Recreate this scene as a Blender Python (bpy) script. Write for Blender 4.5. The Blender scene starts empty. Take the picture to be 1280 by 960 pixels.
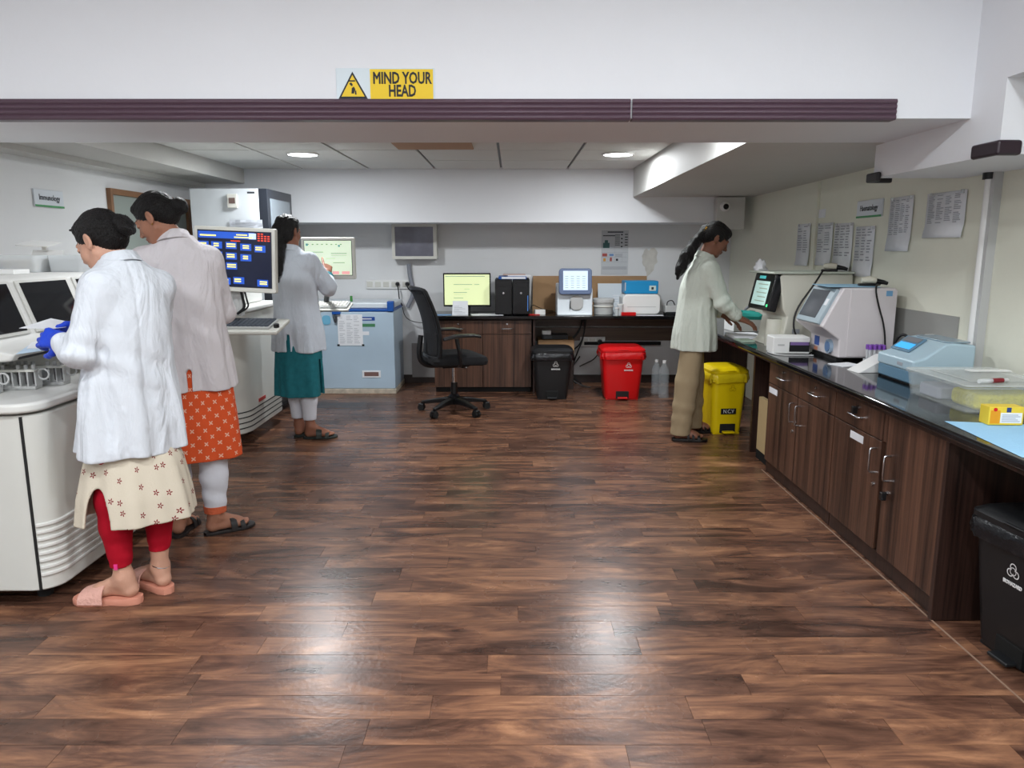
import bpy, math, random
import numpy as np
from mathutils import Matrix, Vector
random.seed(7); np.random.seed(7)
S = bpy.context.scene
COL = S.collection

# ------------------------------------------------------------------ camera, world, light, exposure
F_PX, PITCH, CAM_H = 930.0, math.radians(10.36), 1.40
cam_data = bpy.data.cameras.new('camera'); cam = bpy.data.objects.new('camera', cam_data); COL.objects.link(cam)
cam.location = (0, 0, CAM_H); cam.rotation_euler = (math.radians(90)-PITCH, 0, 0)
cam_data.sensor_fit = 'HORIZONTAL'; cam_data.sensor_width = 36; cam_data.lens = F_PX/1280*36
cam_data.clip_start = 0.05; S.camera = cam

w = bpy.data.worlds.new('world'); S.world = w; w.use_nodes = True
w.node_tree.nodes['Background'].inputs[0].default_value = (.8, .88, 1, 1)
w.node_tree.nodes['Background'].inputs[1].default_value = 0.05
S.view_settings.view_transform = 'Standard'; S.view_settings.look = 'None'
S.view_settings.gamma = 1; S.view_settings.use_curve_mapping = False
S.view_settings.exposure = 0.0

# the rooms' ceiling lamps: (x, y, ceiling z, watts, radius)
BACK_LAMPS = [(-1.62, 5.98, 2.12, 29, .11), (.82, 5.98, 2.12, 29, .11), (-1.62, 4.0, 2.12, 10, .085), (.82, 4.0, 2.12, 10, .085)]
FRONT_LAMPS = [(-1.5, 1.0, 2.7, 33, .11), (0, 1.0, 2.7, 35, .11), (1.3, 1.0, 2.7, 36, .11),
               (-2.0, -1.0, 2.7, 45, .11), (0, -1.0, 2.7, 45, .11), (1.5, -1.0, 2.7, 30, .11)]
LAMP_COL = (.93, .97, 1.0)
for (x, y, z, p, r) in BACK_LAMPS+FRONT_LAMPS:
    ld = bpy.data.lights.new('ceiling_lamp_light', 'AREA'); ld.shape = 'DISK'; ld.size = r*2; ld.energy = p; ld.color = LAMP_COL
    lo = bpy.data.objects.new('ceiling_lamp_light', ld); lo.location = (x, y, z-.022); COL.objects.link(lo)

def ray(u, v):
    a = (u-640)/F_PX; b = (480-v)/F_PX
    return a, math.cos(PITCH)+b*math.sin(PITCH), -math.sin(PITCH)+b*math.cos(PITCH)
def at(u, v, Y):                       # point of the world seen at a photo pixel, at distance Y
    a, y, z = ray(u, v); return Vector((a*Y/y, Y, CAM_H+z*Y/y))
def atx(u, v, X):
    a, y, z = ray(u, v); return Vector((X, y*X/a, CAM_H+z*X/a))
def atz(u, v, Z):
    a, y, z = ray(u, v); t = (Z-CAM_H)/z; return Vector((a*t, y*t, Z))

# ------------------------------------------------------------------ materials
def lin(c):
    return tuple(((x/255)/12.92 if x/255 <= .04045 else ((x/255+.055)/1.055)**2.4) for x in c)+(1,)
MATS = {}
def mat(name, rgb, rough=.5, metal=0, spec=.5, bump=0, bscale=60, var=0, vscale=3, emit=0, trans=0, ior=1.45, alpha=1, coat=0, sheen=0, sss=0, attr=None, bstretch=None):
    if name in MATS: return MATS[name]
    m = bpy.data.materials.new(name); MATS[name] = m; m.use_nodes = True
    nt = m.node_tree; N = nt.nodes; L = nt.links; b = N['Principled BSDF']
    c = lin(rgb); b.inputs['Base Color'].default_value = c
    b.inputs['Roughness'].default_value = rough; b.inputs['Metallic'].default_value = metal
    b.inputs['Specular IOR Level'].default_value = spec; b.inputs['Transmission Weight'].default_value = trans
    b.inputs['IOR'].default_value = ior; b.inputs['Alpha'].default_value = alpha; b.inputs['Coat Weight'].default_value = coat
    b.inputs['Sheen Weight'].default_value = sheen
    if sss: b.inputs['Subsurface Weight'].default_value = sss; b.inputs['Subsurface Radius'].default_value = (.02, .008, .004)
    if emit: b.inputs['Emission Color'].default_value = c; b.inputs['Emission Strength'].default_value = emit
    tc = N.new('ShaderNodeTexCoord'); src = tc.outputs['Object']
    if bstretch:
        mp = N.new('ShaderNodeMapping'); mp.inputs['Scale'].default_value = bstretch; L.new(src, mp.inputs[0]); src = mp.outputs[0]
    last = None
    if attr:
        at_ = N.new('ShaderNodeAttribute'); at_.attribute_name = attr; last = at_.outputs['Color']; L.new(last, b.inputs['Base Color'])
    if var:
        nz = N.new('ShaderNodeTexNoise'); nz.inputs['Scale'].default_value = vscale; nz.inputs['Detail'].default_value = 6
        L.new(tc.outputs['Object'], nz.inputs['Vector'])
        hs = N.new('ShaderNodeHueSaturation'); mr = N.new('ShaderNodeMapRange')
        mr.inputs['From Min'].default_value = .3; mr.inputs['From Max'].default_value = .7
        mr.inputs['To Min'].default_value = 1-var; mr.inputs['To Max'].default_value = 1+var
        L.new(nz.outputs['Fac'], mr.inputs['Value']); L.new(mr.outputs[0], hs.inputs['Value'])
        if last: L.new(last, hs.inputs['Color'])
        else: hs.inputs['Color'].default_value = c
        L.new(hs.outputs[0], b.inputs['Base Color'])
    if bump:
        nb = N.new('ShaderNodeTexNoise'); nb.inputs['Scale'].default_value = bscale; nb.inputs['Detail'].default_value = 4
        L.new(src, nb.inputs['Vector'])
        bp = N.new('ShaderNodeBump'); bp.inputs['Strength'].default_value = bump; bp.inputs['Distance'].default_value = .01
        L.new(nb.outputs['Fac'], bp.inputs['Height']); L.new(bp.outputs[0], b.inputs['Normal'])
    return m

def wood_mat(name, dark, light, axis='z', rough=.35, spec=.4):
    m = bpy.data.materials.new(name); m.use_nodes = True; nt = m.node_tree; N = nt.nodes; L = nt.links; b = N['Principled BSDF']
    g = N.new('ShaderNodeNewGeometry'); mp = N.new('ShaderNodeMapping'); L.new(g.outputs['Position'], mp.inputs[0])
    sc = {'z': (85, 85, 1.8), 'x': (1.6, 60, 60)}[axis]; mp.inputs['Scale'].default_value = sc
    n1 = N.new('ShaderNodeTexNoise'); n1.inputs['Scale'].default_value = 1; n1.inputs['Detail'].default_value = 5; n1.inputs['Distortion'].default_value = .6
    L.new(mp.outputs[0], n1.inputs['Vector'])
    mp2 = N.new('ShaderNodeMapping'); mp2.inputs['Scale'].default_value = tuple(x*.18 for x in sc); L.new(g.outputs['Position'], mp2.inputs[0])
    n2 = N.new('ShaderNodeTexNoise'); n2.inputs['Scale'].default_value = 1; n2.inputs['Detail'].default_value = 3; L.new(mp2.outputs[0], n2.inputs['Vector'])
    mx = N.new('ShaderNodeMath'); mx.operation = 'ADD'; L.new(n1.outputs['Fac'], mx.inputs[0]); L.new(n2.outputs['Fac'], mx.inputs[1])
    cr = N.new('ShaderNodeValToRGB'); e = cr.color_ramp.elements
    e[0].position = .36; e[0].color = lin(dark); e[1].position = .66; e[1].color = lin(light)
    hf = N.new('ShaderNodeMath'); hf.operation = 'MULTIPLY'; hf.inputs[1].default_value = .5; L.new(mx.outputs[0], hf.inputs[0])
    L.new(hf.outputs[0], cr.inputs[0]); L.new(cr.outputs[0], b.inputs['Base Color'])
    b.inputs['Roughness'].default_value = rough; b.inputs['Specular IOR Level'].default_value = spec
    MATS[name] = m; return m

def wall_mat(name, rgb, smudge=.05, rough=.6):
    m = bpy.data.materials.new(name); m.use_nodes = True; nt = m.node_tree; N = nt.nodes; L = nt.links; b = N['Principled BSDF']
    g = N.new('ShaderNodeNewGeometry')
    n1 = N.new('ShaderNodeTexNoise'); n1.inputs['Scale'].default_value = 1.3; n1.inputs['Detail'].default_value = 8; n1.inputs['Roughness'].default_value = .7
    L.new(g.outputs['Position'], n1.inputs['Vector'])
    mr = N.new('ShaderNodeMapRange'); mr.inputs['From Min'].default_value = .35; mr.inputs['From Max'].default_value = .75
    mr.inputs['To Min'].default_value = 1; mr.inputs['To Max'].default_value = 1-smudge; L.new(n1.outputs['Fac'], mr.inputs['Value'])
    hs = N.new('ShaderNodeHueSaturation'); hs.inputs['Color'].default_value = lin(rgb); L.new(mr.outputs[0], hs.inputs['Value']); L.new(hs.outputs[0], b.inputs['Base Color'])
    b.inputs['Roughness'].default_value = rough; b.inputs['Specular IOR Level'].default_value = .35
    n2 = N.new('ShaderNodeTexNoise'); n2.inputs['Scale'].default_value = 45; n2.inputs['Detail'].default_value = 3; L.new(g.outputs['Position'], n2.inputs['Vector'])
    bp = N.new('ShaderNodeBump'); bp.inputs['Strength'].default_value = .12; bp.inputs['Distance'].default_value = .004
    L.new(n2.outputs['Fac'], bp.inputs['Height']); L.new(bp.outputs[0], b.inputs['Normal'])
    MATS[name] = m; return m

def floor_mat():
    m = bpy.data.materials.new('laminate_floor'); m.use_nodes = True; nt = m.node_tree; N = nt.nodes; L = nt.links; b = N['Principled BSDF']
    at_ = N.new('ShaderNodeAttribute'); at_.attribute_name = 'Col'
    g = N.new('ShaderNodeNewGeometry')
    ad = N.new('ShaderNodeVectorMath'); ad.operation = 'MULTIPLY_ADD'; L.new(at_.outputs['Color'], ad.inputs[0]); ad.inputs[1].default_value = (37, 19, 53); L.new(g.outputs['Position'], ad.inputs[2])
    mp = N.new('ShaderNodeMapping'); mp.inputs['Scale'].default_value = (1.9, 7.5, 1); L.new(ad.outputs[0], mp.inputs[0])
    n1 = N.new('ShaderNodeTexNoise'); n1.inputs['Scale'].default_value = 1; n1.inputs['Detail'].default_value = 7; n1.inputs['Distortion'].default_value = 1.4; n1.inputs['Roughness'].default_value = .62
    L.new(mp.outputs[0], n1.inputs['Vector'])
    # cathedral grain: rings warped by noise
    mp3 = N.new('ShaderNodeMapping'); mp3.inputs['Scale'].default_value = (1.5, 9, 1); L.new(ad.outputs[0], mp3.inputs[0])
    n3 = N.new('ShaderNodeTexNoise'); n3.inputs['Scale'].default_value = 1; n3.inputs['Detail'].default_value = 1.5; L.new(mp3.outputs[0], n3.inputs['Vector'])
    ml = N.new('ShaderNodeMath'); ml.operation = 'MULTIPLY'; ml.inputs[1].default_value = 24; L.new(n3.outputs['Fac'], ml.inputs[0])
    fr = N.new('ShaderNodeMath'); fr.operation = 'PINGPONG'; fr.inputs[1].default_value = 1; L.new(ml.outputs[0], fr.inputs[0])
    mp2 = N.new('ShaderNodeMapping'); mp2.inputs['Scale'].default_value = (6, 150, 1); L.new(ad.outputs[0], mp2.inputs[0])
    n2 = N.new('ShaderNodeTexNoise'); n2.inputs['Scale'].default_value = 1; n2.inputs['Detail'].default_value = 3; L.new(mp2.outputs[0], n2.inputs['Vector'])
    def madd(a, k, c):
        q = N.new('ShaderNodeMath'); q.operation = 'MULTIPLY_ADD'; L.new(a, q.inputs[0]); q.inputs[1].default_value = k
        if isinstance(c, float): q.inputs[2].default_value = c
        else: L.new(c, q.inputs[2])
        return q.outputs[0]
    sp = N.new('ShaderNodeSeparateColor'); L.new(at_.outputs['Color'], sp.inputs[0])
    f = madd(n1.outputs['Fac'], 1.75, -.72)
    f = madd(fr.outputs[0], .10, f); f = madd(n2.outputs['Fac'], .22, f); f = madd(sp.outputs[0], .24, f)
    cr = N.new('ShaderNodeValToRGB'); e = cr.color_ramp.elements
    e[0].position = .12; e[0].color = lin((58, 38, 30)); e[1].position = .95; e[1].color = lin((170, 124, 92))
    k = cr.color_ramp.elements.new(.42); k.color = lin((97, 67, 53)); k = cr.color_ramp.elements.new(.66); k.color = lin((131, 92, 69))
    L.new(f, cr.inputs[0]); L.new(cr.outputs[0], b.inputs['Base Color'])
    rr = N.new('ShaderNodeMapRange'); rr.inputs['To Min'].default_value = .21; rr.inputs['To Max'].default_value = .33
    n4 = N.new('ShaderNodeTexNoise'); n4.inputs['Scale'].default_value = 2.5; n4.inputs['Detail'].default_value = 5; L.new(g.outputs['Position'], n4.inputs['Vector'])
    L.new(n4.outputs['Fac'], rr.inputs['Value']); L.new(rr.outputs[0], b.inputs['Roughness'])
    b.inputs['Specular IOR Level'].default_value = .36
    bp = N.new('ShaderNodeBump'); bp.inputs['Strength'].default_value = .3; bp.inputs['Distance'].default_value = .002
    n5 = N.new('ShaderNodeTexNoise'); n5.inputs['Scale'].default_value = 55; n5.inputs['Detail'].default_value = 3; L.new(g.outputs['Position'], n5.inputs['Vector'])
    L.new(n5.outputs['Fac'], bp.inputs['Height']); L.new(bp.outputs[0], b.inputs['Normal'])
    MATS['laminate_floor'] = m; return m

def motif_mat(name, base, spot, cell, petals, size, rnd, inner=0., rough=.85):
    """fabric print: small flower motifs on a cell grid, laid in the cloth's own (around, up) coordinates"""
    m = bpy.data.materials.new(name); m.use_nodes = True; nt = m.node_tree; N = nt.nodes; L = nt.links; b = N['Principled BSDF']
    at_ = N.new('ShaderNodeAttribute'); at_.attribute_name = 'cloth_uv'
    mp = N.new('ShaderNodeMapping'); mp.inputs['Rotation'].default_value = (0, 0, math.radians(45 if rnd == 0 else 0)); mp.inputs['Scale'].default_value = (1/cell, 1/cell, 1)
    L.new(at_.outputs['Vector'], mp.inputs[0])
    vo = N.new('ShaderNodeTexVoronoi'); vo.voronoi_dimensions = '2D'; vo.inputs['Scale'].default_value = 1; vo.inputs['Randomness'].default_value = rnd
    L.new(mp.outputs[0], vo.inputs['Vector'])
    sb = N.new('ShaderNodeVectorMath'); sb.operation = 'SUBTRACT'; L.new(mp.outputs[0], sb.inputs[0]); L.new(vo.outputs['Position'], sb.inputs[1])
    sx = N.new('ShaderNodeSeparateXYZ'); L.new(sb.outputs[0], sx.inputs[0])
    an = N.new('ShaderNodeMath'); an.operation = 'ARCTAN2'; L.new(sx.outputs[1], an.inputs[0]); L.new(sx.outputs[0], an.inputs[1])
    mu = N.new('ShaderNodeMath'); mu.operation = 'MULTIPLY'; mu.inputs[1].default_value = petals; L.new(an.outputs[0], mu.inputs[0])
    cs = N.new('ShaderNodeMath'); cs.operation = 'COSINE'; L.new(mu.outputs[0], cs.inputs[0])
    rr = N.new('ShaderNodeMath'); rr.operation = 'MULTIPLY_ADD'; rr.inputs[1].default_value = size*.38; rr.inputs[2].default_value = size*.62; L.new(cs.outputs[0], rr.inputs[0])
    lt = N.new('ShaderNodeMath'); lt.operation = 'LESS_THAN'; L.new(vo.outputs['Distance'], lt.inputs[0]); L.new(rr.outputs[0], lt.inputs[1])
    gt = N.new('ShaderNodeMath'); gt.operation = 'GREATER_THAN'; L.new(vo.outputs['Distance'], gt.inputs[0]); gt.inputs[1].default_value = inner
    an2 = N.new('ShaderNodeMath'); an2.operation = 'MULTIPLY'; L.new(lt.outputs[0], an2.inputs[0]); L.new(gt.outputs[0], an2.inputs[1])
    mx = N.new('ShaderNodeMix'); mx.data_type = 'RGBA'; mx.inputs['A'].default_value = lin(base); mx.inputs['B'].default_value = lin(spot)
    L.new(an2.outputs[0], mx.inputs['Factor']); L.new(mx.outputs['Result'], b.inputs['Base Color'])
    b.inputs['Roughness'].default_value = rough; b.inputs['Specular IOR Level'].default_value = .2
    tc = N.new('ShaderNodeTexCoord'); nb = N.new('ShaderNodeTexNoise'); nb.inputs['Scale'].default_value = 120; L.new(tc.outputs['Object'], nb.inputs['Vector'])
    bp = N.new('ShaderNodeBump'); bp.inputs['Strength'].default_value = .25; bp.inputs['Distance'].default_value = .004; L.new(nb.outputs['Fac'], bp.inputs['Height']); L.new(bp.outputs[0], b.inputs['Normal'])
    MATS[name] = m; return m

M_WALL = wall_mat('white_wall_paint', (226, 227, 228)); M_WALLR = wall_mat('cream_wall_green_cast', (228, 228, 212), .07)  # right wall is cream with the greenish light there mixed into its colour
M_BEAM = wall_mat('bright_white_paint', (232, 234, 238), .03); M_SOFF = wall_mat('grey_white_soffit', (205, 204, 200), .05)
M_TILE = wall_mat('ceiling_tile_white', (222, 223, 220), .06, .85)
M_FLOOR = floor_mat()
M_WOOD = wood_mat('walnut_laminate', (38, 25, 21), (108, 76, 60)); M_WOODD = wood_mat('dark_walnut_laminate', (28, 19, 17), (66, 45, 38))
M_BOARD = wood_mat('brown_board', (84, 70, 62), (118, 100, 88), 'x')
M_GRANITE = mat('black_granite', (16, 16, 18), .07, spec=.6, var=.5, vscale=300)
M_BLACK = mat('black_plastic', (22, 22, 24), .38); M_BLACKM = mat('matt_black', (16, 16, 17), .75); M_BLACKG = mat('black_gloss', (14, 14, 17), .15)
M_WHITEP = mat('white_plastic', (232, 232, 230), .35); M_BEIGEP = mat('beige_white_plastic', (212, 211, 203), .4, var=.03)
M_GREYP = mat('light_grey_plastic', (188, 189, 188), .42); M_MGREY = mat('mid_grey_plastic', (120, 122, 126), .45); M_DGREY = mat('dark_grey_plastic', (60, 62, 66), .45)
M_STEEL = mat('brushed_steel', (190, 190, 192), .25, 1); M_CHROME = mat('chrome', (220, 220, 222), .1, 1)
M_PAPER = mat('white_paper', (228, 230, 234), .8, var=.04, vscale=8); M_INK = mat('grey_print', (160, 163, 170), .8); M_INKD = mat('dark_print', (50, 52, 58), .8)
M_BLUEP = mat('blue_plastic', (28, 82, 160), .35); M_CARD = mat('cardboard', (168, 134, 98), .85, var=.08, vscale=6)
M_RED = mat('red_plastic', (205, 18, 22), .3); M_YEL = mat('yellow_plastic', (228, 198, 12), .33)
M_CLEAR = mat('clear_plastic', (235, 240, 240), .12, trans=.0, alpha=.32, spec=.6); M_GLASS = mat('dark_glass', (22, 25, 30), .06, spec=.7)
M_TRIM = mat('purple_brown_vinyl', (84, 64, 76), .38, spec=.5); M_SKIRT = mat('dark_skirting', (46, 34, 30), .4)
M_WIRE = mat('black_cable', (18, 18, 20), .5)

# ------------------------------------------------------------------ mesh helpers
class MB:
    def __init__(s, M=None, off=None):
        s.v = []; s.f = []; s.mi = []; s.M = M; s.off = Vector(off) if off is not None else None; s.cur = 0; s.cols = None
    def add(s, vs, fs):
        o = len(s.v)
        for p in vs:
            p = Vector(p)
            if s.M is not None: p = s.M @ p
            if s.off is not None: p = p-s.off
            s.v.append(p)
        for f in fs: s.f.append([i+o for i in f]); s.mi.append(s.cur)
        return s
    def box(s, x0, x1, y0, y1, z0, z1):
        return s.add([(x, y, z) for z in (z0, z1) for y in (y0, y1) for x in (x0, x1)],
                     [(0, 2, 3, 1), (4, 5, 7, 6), (0, 1, 5, 4), (2, 6, 7, 3), (0, 4, 6, 2), (1, 3, 7, 5)])
    def obox(s, c, size, rot=None):
        R = rot if rot is not None else Matrix.Identity(3); c = Vector(c); h = Vector(size)/2
        return s.add([c+R@Vector((x*h.x, y*h.y, z*h.z)) for z in (-1, 1) for y in (-1, 1) for x in (-1, 1)],
                     [(0, 2, 3, 1), (4, 5, 7, 6), (0, 1, 5, 4), (2, 6, 7, 3), (0, 4, 6, 2), (1, 3, 7, 5)])
    def quad(s, a, b, c, d): return s.add([a, b, c, d], [(0, 1, 2, 3)])
    def slab(s, a, b, c, d, t):        # thin solid from a quad, thickness along its normal
        a, b, c, d = map(Vector, (a, b, c, d)); n = (b-a).cross(d-a).normalized()*t
        return s.add([a, b, c, d, a+n, b+n, c+n, d+n], [(3, 2, 1, 0), (4, 5, 6, 7), (0, 1, 5, 4), (1, 2, 6, 5), (2, 3, 7, 6), (3, 0, 4, 7)])
    def cyl(s, p0, p1, r0, r1=None, n=16, caps=True):
        r1 = r0 if r1 is None else r1; p0 = Vector(p0); p1 = Vector(p1); d = (p1-p0).normalized()
        a = d.orthogonal().normalized(); b = d.cross(a)
        vs = [p+(a*math.cos(t)+b*math.sin(t))*r for p, r in ((p0, r0), (p1, r1)) for t in [2*math.pi*i/n for i in range(n)]]
        fs = [(i, (i+1) % n, n+(i+1) % n, n+i) for i in range(n)]
        if caps: fs += [tuple(range(n-1, -1, -1)), tuple(range(n, 2*n))]
        return s.add(vs, fs)
    def tube(s, pts, r, n=8, smooth=0):
        P = [Vector(p) for p in pts]
        for _ in range(smooth):
            Q = [P[0]]
            for i in range(len(P)-1): Q += [P[i]*.75+P[i+1]*.25, P[i]*.25+P[i+1]*.75]
            P = Q+[P[-1]]
        vs = []; a = None
        for i, p in enumerate(P):
            d = (P[min(i+1, len(P)-1)]-P[max(i-1, 0)]).normalized()
            a = d.orthogonal().normalized() if a is None else (a-d*a.dot(d)).normalized()
            b = d.cross(a); rr = r[i] if isinstance(r, (list, tuple)) else r
            vs += [p+(a*math.cos(2*math.pi*k/n)+b*math.sin(2*math.pi*k/n))*rr for k in range(n)]
        fs = []
        for i in range(len(P)-1):
            for k in range(n): fs.append((i*n+k, i*n+(k+1) % n, (i+1)*n+(k+1) % n, (i+1)*n+k))
        fs += [tuple(range(n-1, -1, -1)), tuple(range(len(vs)-n, len(vs)))]
        return s.add(vs, fs)
    def lathe(s, prof, c=(0, 0, 0), n=24, sx=1, sy=1, caps=True):
        c = Vector(c); vs = [(c.x+r*math.cos(2*math.pi*k/n)*sx, c.y+r*math.sin(2*math.pi*k/n)*sy, c.z+z) for r, z in prof for k in range(n)]
        fs = [(i*n+k, i*n+(k+1) % n, (i+1)*n+(k+1) % n, (i+1)*n+k) for i in range(len(prof)-1) for k in range(n)]
        if caps: fs += [tuple(range(n-1, -1, -1)), tuple(range(len(vs)-n, len(vs)))]
        return s.add(vs, fs)
    def prism(s, poly, z0, z1, axis='z'):
        def q(a, b, h): return {'z': (a, b, h), 'y': (a, h, b), 'x': (h, a, b)}[axis]
        n = len(poly); vs = [q(a, b, z0) for a, b in poly]+[q(a, b, z1) for a, b in poly]
        fs = [(i, (i+1) % n, n+(i+1) % n, n+i) for i in range(n)]+[tuple(range(n-1, -1, -1)), tuple(range(n, 2*n))]
        return s.add(vs, fs)
    def rings(s, rings, caps=True):
        n = len(rings[0]); vs = [p for r in rings for p in r]
        fs = [(i*n+k, i*n+(k+1) % n, (i+1)*n+(k+1) % n, (i+1)*n+k) for i in range(len(rings)-1) for k in range(n)]
        if caps: fs += [tuple(range(n-1, -1, -1)), tuple(range(len(vs)-n, len(vs)))]
        return s.add(vs, fs)
    def build(s, name, m, parent=None, bevel=0, smooth=False, seg=2, loc=None, fix=True):
        me = bpy.data.meshes.new(name); me.from_pydata([tuple(p) for p in s.v], [], s.f)
        ms = m if isinstance(m, (list, tuple)) else [m]
        for x in ms: me.materials.append(x)
        if len(ms) > 1: me.polygons.foreach_set('material_index', s.mi)
        me.validate()
        if fix:
            import bmesh
            bm = bmesh.new(); bm.from_mesh(me); bmesh.ops.recalc_face_normals(bm, faces=bm.faces); bm.to_mesh(me); bm.free()
        if s.cols is not None:
            ca = me.color_attributes.new('Col', 'FLOAT_COLOR', 'POINT'); ca.data.foreach_set('color', np.array(s.cols, dtype=np.float32).ravel())
        o = bpy.data.objects.new(name, me); COL.objects.link(o)
        if parent is not None: o.parent = parent
        if loc is not None: o.location = loc
        if smooth:
            me.polygons.foreach_set('use_smooth', [True]*len(me.polygons))
            me.set_sharp_from_angle(angle=math.radians(40))
        if bevel:
            b = o.modifiers.new('bevel', 'BEVEL'); b.width = bevel; b.segments = seg; b.limit_method = 'ANGLE'; b.angle_limit = math.radians(40)
            if not smooth: me.polygons.foreach_set('use_smooth', [True]*len(me.polygons)); b.harden_normals = True
        return o

def thing(name, label, cat, loc=(0, 0, 0), rz=0, group=None):
    o = bpy.data.objects.new(name, None); o.empty_display_size = .1; COL.objects.link(o)
    o.location = loc; o.rotation_euler = (0, 0, rz); o['label'] = label; o['category'] = cat
    if group: o['group'] = group
    return o
def tag(o, label, cat, group=None):
    o['label'] = label; o['category'] = cat
    if group: o['group'] = group
    return o
def struct(o): o['kind'] = 'structure'; return o
def copy_thing(root, loc, rz=None, label=None):
    def rec(o, par):
        c = o.copy(); COL.objects.link(c)
        if par is not None: c.parent = par
        for ch in list(o.children): rec(ch, c)
        return c
    kids = rec(root, None); kids.location = loc
    if rz is not None: kids.rotation_euler = (0, 0, rz)
    if label: kids['label'] = label
    return kids
def text(name, body, size, m, parent, M, xs=1, bold=0, depth=.0006, align='CENTER'):
    cu = bpy.data.curves.new('t', 'FONT'); cu.body = body; cu.size = size; cu.align_x = align; cu.align_y = 'CENTER'; cu.bevel_depth = bold; cu.bevel_resolution = 1; cu.extrude = depth; cu.resolution_u = 2
    o = bpy.data.objects.new('t', cu); COL.objects.link(o)
    me = bpy.data.meshes.new_from_object(o); bpy.data.objects.remove(o)
    me.transform(M @ Matrix.Diagonal((xs, 1, 1, 1))); me.materials.clear(); me.materials.append(m); me.name = name
    r = bpy.data.objects.new(name, me); COL.objects.link(r)
    if parent is not None: r.parent = parent
    return r
def TM(loc, xdir, ydir):       # text frame: x along the writing, y up the letters
    x = Vector(xdir).normalized(); y = Vector(ydir).normalized(); z = x.cross(y)
    M = Matrix((x, y, z)).transposed().to_4x4(); M.translation = Vector(loc); return M
def RX(a): return Matrix.Rotation(a, 3, 'X')
def RY(a): return Matrix.Rotation(a, 3, 'Y')
def RZ(a): return Matrix.Rotation(a, 3, 'Z')
def rrect(x0, x1, y0, y1, r, n=5, rs=None):
    rs = rs or (r, r, r, r); out = []
    for (cx, cy, a0), q in zip(((x1, y1, 0), (x0, y1, 90), (x0, y0, 180), (x1, y0, 270)), rs):
        sx = -1 if cx == x1 else 1; sy = -1 if cy == y1 else 1
        for i in range(n+1):
            t = math.radians(a0+90*i/n); out.append((cx+sx*q+q*math.cos(t), cy+sy*q+q*math.sin(t)))
    return out
# ------------------------------------------------------------------ the room
XL, XR, YB, YF = -3.02, 2.24, 7.75, -3.2
FZ, BZ = 2.70, 2.12
fl = struct(MB().box(XL-.1, XR+.1, YF, YB+.1, -.06, -.004).build('floor', M_FLOOR))
# planks: strips along x, staggered joints; single parts near the camera, joined beyond
rowh = .120
far = MB(); far.cols = []
y = .95; r = 0
while y < YB:
    x = XL-random.random()*.9
    while x < XR:
        L_ = random.choice((.55, .8, 1.0, 1.2)); x1 = x+L_
        a, b = max(x, XL), min(x1, XR)
        if b-a > .03:
            c = [random.random(), random.random(), random.random(), 1]; g = .0006
            dz = random.uniform(-.0004, .0004)
            if y < 4.55:
                mb = MB(); mb.cols = []
            else: mb = far
            mb.box(a+g, b-g, y+g, min(y+rowh, YB)-g, -.005, dz); mb.cols += [c]*8
            if mb is not far: mb.build('floor_plank', M_FLOOR, fl, fix=False)
        x = x1
    y += rowh; r += 1
fo = far.build('floor_planks_beyond', M_FLOOR, fl, fix=False); fo['kind'] = 'stuff'
# joint line of the floor along the cabinets
MB().box(1.600, 1.606, 1.2, 4.6, .0, .0025).build('floor_joint_strip', mat('joint_strip', (142, 116, 98), .5), fl)

struct(MB().box(XL-.12, XL, YF, YB+.1, 0, FZ).build('wall_left', M_WALL))
struct(MB().box(XR, XR+.12, YF, YB+.1, 0, FZ).build('wall_right', M_WALLR))
wb = struct(MB().box(XL, XR, YB, YB+.12, 0, BZ+.3).build('wall_back', M_WALL))
struct(MB().box(XL, XR, YF-.12, YF, 0, FZ).build('wall_front', M_WALL))
struct(MB().box(XL-.1, XR+.1, YF-.1, 3.10, FZ, FZ+.1).build('ceiling_front', M_BEAM))
struct(MB().box(XL, XR, YB-.014, YB-.0005, 0, .085).build('baseboard_back', M_SKIRT, bevel=.003))
# long front beam
beam = struct(MB().box(XL, 1.80, 3.06, 3.74, 1.90, FZ).build('trim_1', M_BEAM)); beam.name = 'trim_1'
# side beam on the right: low part, high part running on towards the camera
sb = struct(MB().box(1.80, XR, 2.86, 3.83, 1.742, FZ).build('trim_2', M_BEAM))
struct(MB().box(1.80, XR, YF, 2.86, 2.01, FZ).build('trim_3', M_BEAM))
# back bulkhead, right box soffit, left soffit
struct(MB().box(XL, 2.0, 7.15, YB, 1.635, BZ+.2).build('trim_4', M_BEAM))
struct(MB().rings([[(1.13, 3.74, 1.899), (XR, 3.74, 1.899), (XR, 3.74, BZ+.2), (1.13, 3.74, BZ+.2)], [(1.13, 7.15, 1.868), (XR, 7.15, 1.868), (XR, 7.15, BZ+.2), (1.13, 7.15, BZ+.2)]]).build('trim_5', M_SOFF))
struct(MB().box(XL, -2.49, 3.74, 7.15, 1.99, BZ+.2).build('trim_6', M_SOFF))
struct(MB().box(XL, -2.86, 3.74, 7.15, 1.955, 1.99).build('trim_7', M_SOFF))
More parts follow.
